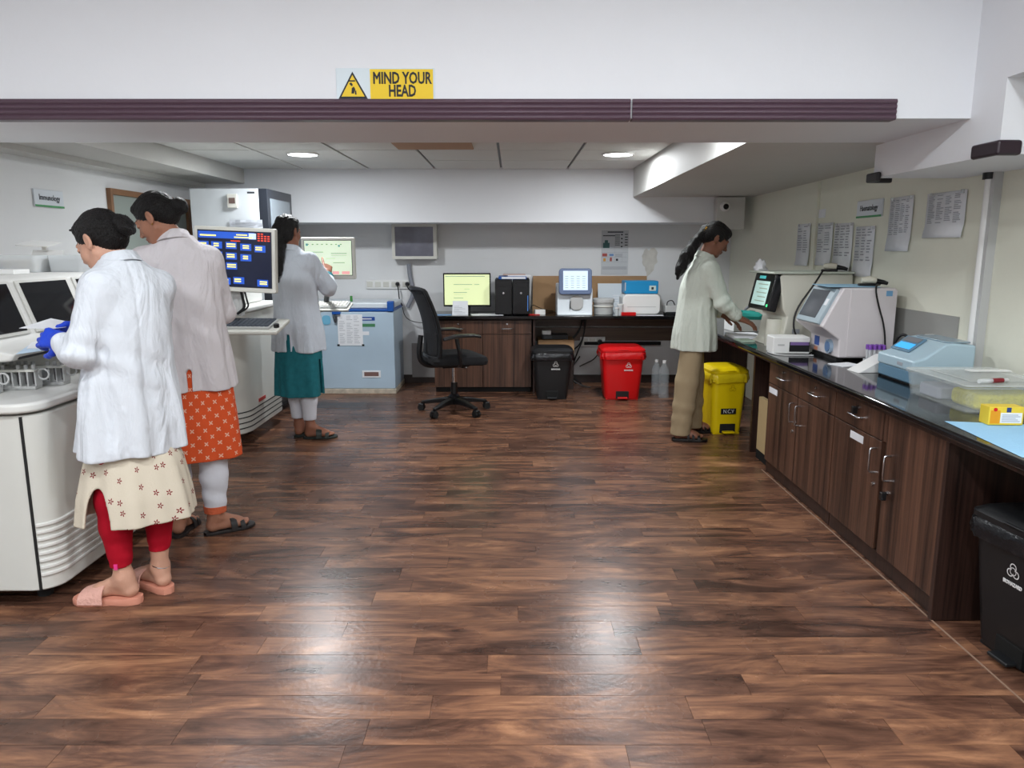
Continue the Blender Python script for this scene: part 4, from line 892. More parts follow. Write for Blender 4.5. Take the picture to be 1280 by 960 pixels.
# second (far) analyzer
t = thing('floor_analyzer', 'large beige floor analyzer with black vent stripes below the navy screened monitor', 'analyzer', (-1.88, 5.06, 0))
pl = rrect(-1.1, 0, 0, .98, .10, 8, (.10, .03, .03, .22))
MB().prism(pl, .09, .95).build('cabinet', M_BODY, t, bevel=.012)
pl2 = rrect(-1.12, .015, -.01, .99, .10, 8, (.10, .03, .03, .22)); MB().prism(pl2, .95, .985).build('deck', M_BODY2, t, bevel=.012)
MB().prism(rrect(-1.05, -.10, .25, .93, .08, 6), .985, 1.09).build('upper_cover', M_BODY2, t, bevel=.02)
for i in range(4):
    z = .13+.038*i; o = rrect(-1.104, .004, -.004, .984, .10, 8, (.10, .03, .03, .224)); MB().prism(o, z, z+.007).build('vent_stripe', M_SEAM, t)
MB().box(-.245, -.238, -.003, .002, .28, .95).build('panel_seam', M_SEAM, t); MB().box(-.002, .004, .35, .50, .275, .30).build('red_strip', mat('red_strip', (170, 50, 44), .5), t)
for x_ in (-.9, -.25): 
    for y_ in (.2, .8): MB().cyl((x_, y_, 0), (x_, y_, .09), .03, n=12).build('foot', M_BLACKM, t, smooth=True)
MB().tube([(-.33, -.01, .95), (-.31, -.01, .80), (-.35, -.01, .70)], .004, 6, 1).build('loose_wire', M_WIRE, t, smooth=True)
MB().prism(rrect(-.42, -.30, .02, .20, .02), .985, 1.05).build('arm_bracket', M_GREYP, t, bevel=.006) ; MB().tube([(-.2, .1, 1.0), (-.1, .0, 1.0), (.08, -.1, 1.0), (.105, -.2, 1.0)], .02, 10, 1).build('swing_arm', M_GREYP, t, smooth=True)
MB().box(-.34, -.18, .02, .2, 1.05, 1.08).build('dark_box', M_DGREY, t, bevel=.006)

# first (near) analyzer
t = thing('floor_analyzer', 'large beige floor analyzer with tilted dark windows where the first two women stand', 'analyzer', (-1.80, 2.74, 0))
pl = rrect(-1.14, 0, 0, 1.30, .05, 6, (.05, .03, .03, .10)); MB().prism(pl, .065, .775).build('cabinet', M_BODY, t, bevel=.010)
pl = rrect(-1.15, .005, -.03, 1.32, .05, 6, (.06, .03, .03, .11)); MB().prism(pl, .785, .825).build('top_rim', M_BODY2, t, bevel=.014)
MB().box(-.066, -.057, .004, .02, .07, .77).build('panel_seam', M_SEAM, t)
lt = MB().prism(rrect(-.34, -.17, .47, .56, .035), -.006, .002, 'y').build('latch', M_BODY2, t, bevel=.004); MB().box(-.23, -.18, -.016, -.006, .50, .545).build('latch_hook', M_STEEL, lt, bevel=.003)
for i in range(8):
    z = .125+.029*i; k = MB()
    arc = [math.radians(-64+64*q/8) for q in range(9)]
    k.prism([(-.10+.108*math.cos(a), .10+.108*math.sin(a)) for a in arc]+[(.008, .78), (-.006, .78)]+[(-.10+.096*math.cos(a), .10+.096*math.sin(a)) for a in arc[::-1]], z, z+.016); k.build('vent_rib', M_BODY2, t, bevel=.005)
for x_ in (-.95, -.12):
    for y_ in (.12, 1.15): MB().cyl((x_, y_, 0), (x_, y_, .065), .03, n=12).build('foot', M_BLACKM, t, smooth=True)
# upper body: section in x,z extruded along y
X0 = 0
sec = [(-1.17, .825), (-.49, .825), (-.47, .93), (-.19, .955), (-.17, .985), (-.27, 1.0), (-.305, 1.03), (-.385, 1.262), (-.415, 1.278), (-1.17, 1.278)]
MB().prism([(x, z) for x, z in sec], .18, 1.28, 'y').build('upper_body', M_BODY2, t, bevel=.012)
sl = Vector((-.08, 0, .232)); nrm = Vector((.945, 0, .326))
def onface(y, s, d=0): p = Vector((-.305, 0, 1.03))+sl*s+nrm*d; return Vector((p.x, y, p.z))
def panel(name, y0, y1, s0, s1, m, d0, d1, parent):
    k = MB(); k.add([onface(y0, s0, d0), onface(y1, s0, d0), onface(y1, s1, d0), onface(y0, s1, d0), onface(y0, s0, d1), onface(y1, s0, d1), onface(y1, s1, d1), onface(y0, s1, d1)],
          [(0, 3, 2, 1), (4, 5, 6, 7), (0, 1, 5, 4), (1, 2, 6, 5), (2, 3, 7, 6), (3, 0, 4, 7)]); return k.build(name, m, parent, bevel=.003)
for a, b in ((.20, .50), (.54, .93), (.97, 1.26)):
    fr = panel('window_frame', a, b, .01, .98, M_BODY, 0, .008, t); panel('dark_window', a+.022, b-.022, .07, .93, M_GLASS, .008, .010, fr)
MB().box(-.41, -.18, .22, .50, .958, .972).build('keypad_recess', M_DGREY, t, bevel=.004)
# racks with tubes on the near tray
RACK = []; RN = iter(('farthest', 'middle', 'nearest'))
def rack(x, y, rz, label):
    t = thing('tube_rack', label, 'rack', (x, y, .826), rz); n = 9; W_ = .27; rn = next(RN)
    MB().box(-W_/2, W_/2, -.028, .028, 0, .014).build('base', M_GREYP, t, bevel=.003)
    MB().box(-W_/2, W_/2, -.024, .024, .072, .082).build('top_rail', M_BEIGEP, t, bevel=.002)
    for i in range(n+1): MB().box(-W_/2+i*W_/n-.003, -W_/2+i*W_/n+.003, -.024, .024, .014, .072).build('divider', M_GREYP, t)
    pts = [(W_/2+.022+.022*math.cos(a), 0, .06+.022*math.sin(a)) for a in [math.radians(q) for q in range(-170, 171, 34)]]
    MB().tube(pts, .004, 6).build('ring_handle', M_GREYP, t, smooth=True)
    for i in range(n):
        px = -W_/2+(i+.5)*W_/n; c, s_ = math.cos(rz), math.sin(rz); RACK.append((x+px*c, y+px*s_, i, rn))
rack(-2.045, 3.14, .04, 'light grey tube rack on the analyzer tray, farthest, under the blue gloves')
rack(-2.10, 3.03, .08, 'light grey tube rack on the analyzer tray, middle one'); rack(-2.19, 2.92, .05, 'light grey tube rack on the analyzer tray, nearest the corner')
t = thing('sample_tube', 'capped sample tube standing in a grey rack on the analyzer tray', 'test tube', (0, 0, 0), group='sample tubes in the grey racks')
MB().lathe([(.001, .0), (.0055, .004), (.0062, .062)], n=10).build('tube', mat('tube_dark', (70, 66, 70), .2), t, smooth=True); MB().lathe([(.0078, .060), (.0078, .084), (.001, .085)], n=10).build('cap', M_GREYP, t, smooth=True)
ORD = ['first', 'second', 'third', 'fourth', 'fifth', 'sixth', 'seventh', 'eighth', 'ninth']
for i, (x, y, j, rn) in enumerate(RACK):
    lb_ = 'capped sample tube in the %s grey rack, %s slot from the left' % (rn, ORD[j])
    if i == 0: t.location = (x, y, .841); t['label'] = lb_
    elif j != 5: copy_thing(t, (x, y, .841), label=lb_)
# things on the analyzer's top
zt = 1.2785; M_CLW = mat('milky_plastic', (220, 224, 226), .3, alpha=.6)
def tub_open(name, x, y, w_, d_, h_, label, inner=None, z=zt, m=M_CLW, rz=0, lid=None, fill=.55):
    t = thing(name, label, 'container', (x, y, z), rz); k = MB(); e = .006
    R = [[(a, b, zz) for a, b in rrect(-w_/2*f, w_/2*f, -d_/2*f, d_/2*f, .02, 4)] for zz, f in ((0, .93), (h_, 1), (h_, .97), (.004, .90))]
    k.rings(R, caps=False); n = len(R[0]); k.f.append(list(range(n-1, -1, -1))); k.mi.append(0); k.f.append(list(range(3*n, 4*n))); k.mi.append(0)
    k.build('tub', m, t, smooth=True); MB().rings([[(a, b, zz) for a, b in rrect(-w_/2*1.03, w_/2*1.03, -d_/2*1.03, d_/2*1.03, .02, 4)] for zz in (h_-.004, h_+.003)]).build('rim', m, t, smooth=True) if lid else None
    if inner: MB().prism(rrect(-w_/2*.86, w_/2*.86, -d_/2*.86, d_/2*.86, .02, 4), .006, h_*fill).build('contents', inner, t, bevel=.006)
    return t
tub_open('plastic_tub', -2.50, 3.90, .20, .22, .085, 'open plastic tub with yellow tips on the near analyzer', mat('pale_orange', (222, 190, 130), .5), fill=.7)
tub_open('plastic_tub', -2.42, 4.005, .0+.18, .0+.0+.14, .085, 'white frosted tub on the near analyzer beside the first woman', M_WHITEP, fill=.8).location = (-2.295, 3.93, zt)
t = thing('reagent_bottle', 'small bottle with pink caps on the near analyzer', 'bottle', (-2.56, 3.62, zt)); MB().lathe([(.022, 0), (.022, .06), (.014, .07), (.014, .08)], n=16).build('body', M_WHITEP, t, smooth=True); MB().lathe([(.018, .078), (.018, .10), (.001, .101)], n=16).build('cap', mat('pink_cap', (214, 50, 100), .4), t, smooth=True); MB().lathe([(.0235, .0), (.0235, .018)], n=16).build('base_band', mat('pink_cap', (214, 50, 100), .4), t, smooth=True)
small_box('flat_white_box', -2.44, 3.56, zt, .24, .12, .022, M_WHITEP, 'flat white box at the edge of the near analyzer top', 'box')
t = thing('folded_lid', 'white plastic lid standing open behind the tub of yellow tips', 'lid', (-2.52, 4.06, zt)); MB().slab((-.09, 0, .001), (.08, 0, .001), (.10, .03, .11), (-.07, .03, .11), .003).build('panel', M_WHITEP, t); MB().slab((-.12, -.04, .135), (.05, -.04, .125), (.08, .05, .15), (-.08, .05, .16), .004).build('flap', M_WHITEP, t); MB().obox((-.0, .02, .12), (.02, .02, .03)).build('hinge', M_WHITEP, t)
# papers on the ledge
def paper(name, pts, m, label, th=.0012):
    c = sum((Vector(p) for p in pts), Vector())/4; k = MB(off=c); k.slab(*pts, th); return tag(k.build(name, m, loc=c), label, 'paper')
L0 = lambda u, v, z: tuple(atz(u, v, z))
paper('paper_sheet', [L0(20, 443, .99), L0(72, 436, .992), L0(90, 424, .998), L0(46, 425, .998)], mat('pale_blue_paper', (190, 212, 232), .7), 'pale blue paper lying on the ledge under the blue gloves')
paper('paper_sheet', [L0(33, 436, .994), L0(90, 434, .996), L0(86, 422, 1.004), L0(44, 422, 1.003)], M_PAPER, 'white paper lying on top of the pale blue one on the ledge')

# ------------------------------------------------------------------ right counter machines
# analyzer with black tablet screen
t = thing('desktop_analyzer', 'tall off white analyzer with black tilted screen beside the woman at the right counter', 'analyzer', (1.87, 5.06, CT), math.radians(4)); M_OFFW = mat('off_white_case', (214, 213, 200), .38)
sec = [(-.165, .0), (.34, 0), (.34, .475), (-.13, .475), (-.15, .465), (-.12, .25), (-.09, .20), (-.12, .03)]
MB().prism(sec, -.20, .20, 'y').build('body', M_OFFW, t, bevel=.012)
MB().box(-.20, .35, -.21, .21, .477, .491).build('lid', mat('greenish_lid', (206, 214, 200), .4), t, bevel=.005)
MB().lathe([(.055, .0), (.058, .02), (.05, .18)], c=(-.13, -.10, 0), n=20).build('sample_column', M_OFFW, t, smooth=True)
R_ = RY(math.radians(12)).to_4x4(); M = Matrix.Translation((-.165, -.02, .345)) @ R_
fr = MB(M=M).box(-.035, .03, -.17, .17, -.115, .13).build('screen_frame', M_BLACKG, t, bevel=.012); sc = MB(M=M).box(-.0365, -.035, -.11, .12, -.085, .075).build('screen', mat('screen_mint', (176, 206, 200), .3, emit=.55), fr)
k = MB(M=M)
for i in range(5): k.box(-.0372, -.0365, -.09, .07-.03*(i % 2), .05-.028*i, .056-.028*i)
o = k.build('screen_text', M_SCRT, sc); o['kind'] = 'stuff'
MB(M=M).box(-.0365, -.035, -.155, -.135, -.09, -.075).build('green_light', mat('green_led', (60, 220, 120), .4, emit=2), fr)
MB(M=M).box(-.0365, -.035, -.02, .08, .09, .11).build('cyan_logo', mat('cyan_led', (70, 170, 170), .4, emit=.6), fr)
MB().box(-.05, .0, -.2015, -.20, .09, .12).build('side_print', M_INK, t)
# tissue heap on it
t = thing('tissue_heap', 'crumpled white tissue on top of the tall analyzer', 'tissue', (1.71, 5.15, CT+.4915)); k = MB(); n, mm = 12, 7; vs = []
for j in range(mm):
    for i in range(n):
        r_ = .05*(1-j/mm)**.6*random.uniform(.7, 1.25); vs.append((r_*math.cos(2*math.pi*i/n)-.01, r_*math.sin(2*math.pi*i/n), .0+.085*j/mm*random.uniform(.8, 1.15)))
k.add(vs, [(j*n+i, j*n+(i+1) % n, (j+1)*n+(i+1) % n, (j+1)*n+i) for j in range(mm-1) for i in range(n)]+[tuple(range(n-1, -1, -1)), tuple(range(n*(mm-1), n*mm))]).build('crumple', M_PAPER, t, smooth=True)
def handset(x, y, z, rz, label):
    t = thing('barcode_scanner', label, 'scanner', (x, y, z), rz); t.scale = (.72, .72, .72); MB().tube([(0, 0, .045), (.06, 0, .05), (.11, 0, .045)], [.022, .03, .026, .026, .024][:3], 10).build('head', mat('scanner_beige', (206, 202, 186), .45), t, smooth=True)
    MB().tube([(.11, 0, .04), (.17, .0, .03), (.20, .0, .02)], [.022, .018, .014], 10).build('grip', M_BLACK, t, smooth=True); MB().box(-.02, .12, -.03, .03, 0, .02).build('cradle', M_BLACK, t, bevel=.008)
    return t
handset(2.05, 4.95, CT+.4915, -.5, 'beige handheld scanner lying on the tall analyzer')
# small printer
t = thing('receipt_printer', 'small white receipt printer between the two right analyzers', 'printer', (1.712, 4.62, CT), math.radians(-4)); MB().box(-.10, .125, -.075, .075, 0, .105).build('body', M_WHITEP, t, bevel=.008)
MB().box(.0, .12, -.078, -.075, .015, .075).build('paper_slot', M_BLACK, t); MB().box(-.07, -.03, -.0765, -.075, .05, .06).build('button', M_GREYP, t); MB().box(.005, .115, -.0785, -.078, .055, .075).build('purple_print', mat('purple', (120, 96, 150), .5), t)
# wide analyzer
t = thing('desktop_analyzer', 'wide white analyzer with tilted grey screen and round dial on the right counter', 'analyzer', (2.035, 4.40, CT), 0); M_WW = mat('pinkish_white', (214, 208, 210), .36)
y0, y1 = -.17, .24
sec = [(-.22, .02), (.27, .02), (.27, .37), (-.10, .37), (-.20, .165), (-.225, .11)]
sec2 = [(-.235, .02), (.27, .02), (.27, .375), (-.145, .375), (-.235, .175), (-.19, .13)]
MB().prism([(-.165, .02), (.14, .02), (.14, .42), (-.16, .42), (-.27, .20), (-.165, .125)], y0, y1, 'y').build('body', M_WW, t, bevel=.010)
MB().box(-.12, .143, y0-.004, y0+.0, .03, .41).build('side_cover', M_WW, t, bevel=.008)
a_ = math.atan2(.11, .22); R_ = RY(a_).to_4x4(); M = Matrix.Translation((-.215, .03, .31)) @ R_
fr = MB(M=M).box(-.02, .005, -.165, .165, -.115, .11).build('screen_frame', mat('pale_blue_grey', (164, 180, 188), .35), t, bevel=.006); sc = MB(M=M).box(-.0215, -.02, -.10, .145, -.085, .09).build('screen', mat('screen_offgrey', (88, 92, 98), .15), fr)
MB(M=M).box(-.0215, -.02, -.15, -.115, -.0, .04).build('keypad_label', M_PAPER, fr)
k = MB(); k.cyl((-.165, -.06, .075), (-.182, -.06, .075), .042, n=24).build('round_dial', mat('dial_blue', (150, 170, 190), .4), t, smooth=True); MB().cyl((-.182, -.06, .075), (-.186, -.06, .075), .030, n=24).build('dial_face', mat('dial_blue_dark', (90, 120, 160), .4), t, smooth=True)
MB().box(-.1665, -.165, .10, .17, .06, .115).build('blue_label', mat('label_blue', (60, 90, 160), .5), t); MB().box(-.1665, -.165, .12, .17, .028, .05).build('orange_label', mat('label_orange', (206, 140, 110), .5), t)
MB().box(.08, .115, y0-.006, y0-.004, .375, .405).build('blue_tape', mat('tape_blue', (110, 160, 200), .5), t)
for x_ in (-.14, .11): MB().box(x_-.02, x_+.02, y0+.03, y1-.03, 0, .02).build('foot', M_BLACKM, t)
t2 = paper('blue_cover_sheet', [(1.80, 4.26, CT+.424), (2.10, 4.27, CT+.4225), (2.12, 4.60, CT+.4225), (1.84, 4.60, CT+.424)], mat('blue_cloth_paper', (150, 190, 214), .7), 'light blue sheet laid on top of the wide analyzer', .003); t2.location.z -= .0
handset(2.03, 4.36, CT+.4265, -.15, 'beige handheld scanner lying on the blue sheet of the wide analyzer')
p0 = (2.13, 4.34, CT+.435)
tag(MB().tube([p0, (2.04, 4.21, CT+.435), (2.06, 4.205, CT+.34), (2.11, 4.20, CT+.20), (2.12, 4.19, CT+.06), (2.14, 4.15, CT+.008)], .0055, 6, 2).build('scanner_cable', M_WIRE, smooth=True), 'black cable running down the side of the wide analyzer', 'cable')
tag(MB().tube([(2.0, 4.84, CT+.50), (1.94, 4.80, CT+.42), (1.82, 4.79, CT+.25), (1.81, 4.78, CT+.12), (1.86, 4.76, CT+.05), (1.95, 4.74, CT+.01)], .006, 6, 2).build('scanner_cable', M_WIRE, smooth=True), 'black cable arching between the two right analyzers', 'cable')
tag(MB().tube([(1.60, 4.62, CT+.005), (1.60, 4.50, CT+.005), (1.68, 4.45, CT+.005), (1.82, 4.45, CT+.005)], .004, 6, 2).build('flat_lead', M_GREYP, smooth=True), 'thin pale lead on the worktop before the receipt printer', 'cable')
# power leads behind
for i, (dx, dz, lb) in enumerate(((0, .17, 'thick black power lead looping highest behind the wide analyzer'), (.05, .10, 'black power lead loop behind the blue analyzer, lower right'), (-.03, .08, 'black power lead loop close to the wide analyzer'))):
    tag(MB().tube([(2.12+dx*.3, 4.12-i*.07, CT+.01), (2.12+dx*.5, 4.10-i*.07, CT+dz*.8), (2.15+dx*.5, 4.06-i*.07, CT+dz+.02), (2.18, 4.02-i*.07, CT+dz*.7), (2.19, 4.0-i*.07, CT+.012)], .008, 6, 2).build('power_lead', M_WIRE, smooth=True), lb, 'cable')
# papers and stacks near the woman
for i, (x, y, w_, d_, h_, m, lb) in enumerate(((1.70, 5.42, .22, .26, .022, M_PAPER, 'stack of papers under the hands of the woman at the right counter'), (1.63, 5.19, .10, .14, .012, mat('pale_green_pad', (176, 196, 178), .6), 'pale green pad at the counter edge near her hand'), (1.84, 5.90, .24, .2, .09, M_WHITEP, 'white box behind the paper stack on the right counter'))):
    t = thing('paper_stack', lb, 'paper', (x, y, CT), .05*i); MB().box(-w_/2, w_/2, -d_/2, d_/2, .0005, h_).build('pages', m, t, bevel=.002)
t = thing('teal_cloth', 'teal folded cloth on the white box at the right counter', 'cloth', (1.84, 5.90, CT+.091)); k = MB()
R = [[(x*(1+.06*math.sin(i*1.9)), y, z+.008*math.sin(i*1.3)) for i, (x, y) in enumerate(rrect(-.12*f, .12*f, -.09*f, .09*f, .03, 5))] for z, f in ((.012, 1), (.03, 1.02), (.05, .8), (.058, .4))]
R[0] = [(x, y, 0.0) for x, y, z in R[0]]; k.rings(R).build('folds', mat('teal_cloth', (40, 150, 140), .8), t, smooth=True)
small_box('wifi_adapter', 1.95, 6.3, CT, .10, .08, .09, M_MGREY, 'small grey device with bent arm behind the teal cloth', 'electronics'); 
tag(MB().tube([(1.96, 6.3, CT+.09), (1.97, 6.28, CT+.15), (2.04, 6.28, CT+.17), (2.15, 6.3, CT+.165)], .012, 8, 2).build('bent_arm', M_MGREY, smooth=True), 'grey bent tube above the small device behind the teal cloth', 'tube')
# tip: white paper and purple tubes
t = thing('white_wedge_tray', 'white and grey sloping tray before the blue analyzer', 'tray', (1.93, 3.90, CT), .1)
MB().prism([(-.13, 0), (.10, 0), (.10, .075), (.03, .085)], -.06, .06, 'y').build('wedge', M_WHITEP, t, bevel=.004); MB().box(-.02, .10, -.063, -.06, .004, .06).build('grey_side', M_DGREY, t)
sheet_flat(1.86, 4.10, .14, .12, .3, 'white card lying before the wide analyzer', n=3)
t = thing('tube_holder', 'clear holder for purple capped tubes beside the wide analyzer', 'rack', (1.985, 4.03, CT)); MB().box(-.05, .05, -.035, .035, 0, .045).build('block', M_CLW, t, bevel=.004)
PT = thing('sample_tube', 'purple capped blood tube standing in the clear holder by the wide analyzer', 'test tube', (0, 0, 0), group='purple capped tubes in the clear holder')
MB().lathe([(.001, 0), (.006, .004), (.0065, .055)], n=12).build('tube', M_CLW, PT, smooth=True); MB().lathe([(.0095, .053), (.0095, .079), (.001, .080)], n=12).build('cap', mat('purple_cap', (128, 76, 176), .4), PT, smooth=True)
pos = [(x, y) for y in (4.015, 4.045) for x in (1.948, 1.973, 1.998, 2.023)]
for i, (x, y) in enumerate(pos):
    lb_ = 'purple capped blood tube in the clear holder, %s row, %s from the left' % (('front', 'back')[i//4], ORD[i % 4])
    if i == 0: PT.location = (x, y, CT+.0455); PT['label'] = lb_
    else: copy_thing(PT, (x, y, CT+.0455), label=lb_)
# blue chemistry analyzer
t = thing('desktop_analyzer', 'pale blue sloping analyzer with small blue display on the right counter', 'analyzer', (2.045, 3.62, CT), math.radians(0)); M_PB = mat('pale_blue_case', (172, 196, 208), .3); M_PB2 = mat('steel_blue_base', (96, 132, 156), .35)
w0, w1 = -.17, .17
MB().box(-.16, .12, w0, w1, .006, .07).build('base', M_PB2, t, bevel=.010)
MB().prism([(-.165, .065), (.125, .065), (.125, .195), (.02, .205), (-.02, .20), (-.11, .135), (-.165, .12)], w0-.004, w1+.004, 'y').build('body', M_PB, t, bevel=.012)
R_ = Matrix.Translation((-.062, .07, .172)) @ RY(-math.atan2(.065, .09)).to_4x4()
fr = MB(M=R_).box(-.055, .05, -.09, .09, .0, .006).build('display_surround', M_PB2, t, bevel=.003); MB(M=R_).box(-.04, .0, -.07, .07, .006, .0075).build('display', mat('display_cyan', (60, 160, 220), .3, emit=.8), fr)
MB(M=R_).box(.010, .042, -.07, .07, .006, .009).build('keypad', M_MGREY, fr, bevel=.001)
MB().prism(rrect(.0, .115, -.16, .15, .03), .203, .210).build('rear_lid', mat('smoky_lid', (140, 160, 172), .2), t, bevel=.004); MB().box(-.1665, -.165, -.08, -.03, .085, .10).build('front_mark', M_INK, t)
MB().box(-.15, .11, -.15, .15, 0, .006).build('feet', M_BLACKM, t)
sheet_flat(2.05, 3.16, .18, .04, .0, 'thin white strip on the clear box lid', z=CT+.122, n=2, m=M_WHITEP)
# clear storage box with yellow tips
t = tub_open('storage_box', 1.965, 3.08, .38, .46, .105, 'large clear plastic box holding yellow pipette tips on the right counter', None, z=CT, m=mat('clear_box', (225, 232, 230), .15, alpha=.20, spec=.5), rz=math.radians(0), lid=1)
k = MB(); 
MB().prism(rrect(-.13, .13, -.205, -.01, .03), .006, .075).build('yellow_tips', mat('yellow_tips', (214, 204, 20), .5, bump=1, bscale=70, var=.15, vscale=60), t, bevel=.02)
MB().prism(rrect(-.15, .10, .03, .19, .02), .006, .06).build('grey_contents', mat('greyish', (176, 180, 196), .5), t, bevel=.01)
MB().prism(rrect(-.196, .196, -.236, .236, .025), .1085, .116).build('lid', mat('lid_clear', (228, 232, 228), .25, alpha=.35), t, bevel=.003)
MB().prism(rrect(-.13, .13, -.16, .16, .02), .116, .121).build('lid_step', mat('lid_clear', (228, 232, 228), .25, alpha=.35), t, bevel=.003)
t = thing('blood_tube', 'tube with dark red content lying on the clear box', 'test tube', (1.90, 2.90, CT+.126), math.radians(12))
MB().cyl((-.06, 0, 0), (.03, 0, .0), .009, n=14).build('glass', M_CLW, t, smooth=True); MB().cyl((-.0, 0, 0), (.05, 0, 0), .0098, n=14).build('red_content', mat('dark_red', (120, 14, 30), .3), t, smooth=True); MB().cyl((.05, 0, 0), (.075, 0, 0), .0075, n=14).build('stopper', M_GREYP, t, smooth=True)
cup('clear_jar', 2.02, 2.72, .035, .09, M_CLW, 'clear jar right of the blood tube at the picture edge')
# yellow carton and blue sheet
t = thing('reagent_carton', 'small yellow and white carton on the blue sheet at the right counter end', 'box', (1.812, 2.69, CT+.003), math.radians(-3))
MB().box(-.062, .062, -.03, .03, 0, .068).build('carton', mat('carton_yellow', (226, 196, 60), .5), t, bevel=.002)
MB().box(-.02, .056, -.0308, -.03, .008, .046).build('white_label', M_PAPER, t); MB().box(-.056, -.022, -.0306, -.03, .006, .055).build('orange_print', mat('carton_orange', (222, 150, 20), .5), t); MB().box(.0, .016, -.0308, -.03, .048, .066).build('blue_mark', mat('carton_blue', (40, 60, 120), .5), t)
MB().cyl((-.04, -.03, .058), (-.04, -.0312, .058), .007, n=14).build('red_spot', M_RED, t)
k = MB()
for i in range(5): k.box(-.015, .05-.008*(i % 3), -.0314, -.0308, .013+.006*i, .0155+.006*i)
o = k.build('label_print', M_INK, t); o['kind'] = 'stuff'
k = MB(); n = 10; vs = [];
A, B, C_, D_ = Vector((1.63, 2.735, CT+.001)), Vector((2.08, 2.64, CT+.001)), Vector((2.05, 2.12, CT+.001)), Vector((1.59, 2.24, CT+.001))
for j in range(n+1):
    for i in range(n+1):
        p = (A*(1-i/n)+B*(i/n))*(1-j/n)+(D_*(1-i/n)+C_*(i/n))*(j/n); vs.append((p.x, p.y, p.z+.0004*random.random()))
tag(k.add(vs, [(j*(n+1)+i, j*(n+1)+i+1, (j+1)*(n+1)+i+1, (j+1)*(n+1)+i) for j in range(n) for i in range(n)]).build('absorbent_sheet', mat('light_blue_sheet', (150, 196, 226), .8, bump=.3, bscale=80)), 'light blue absorbent sheet at the near end of the right worktop', 'sheet')
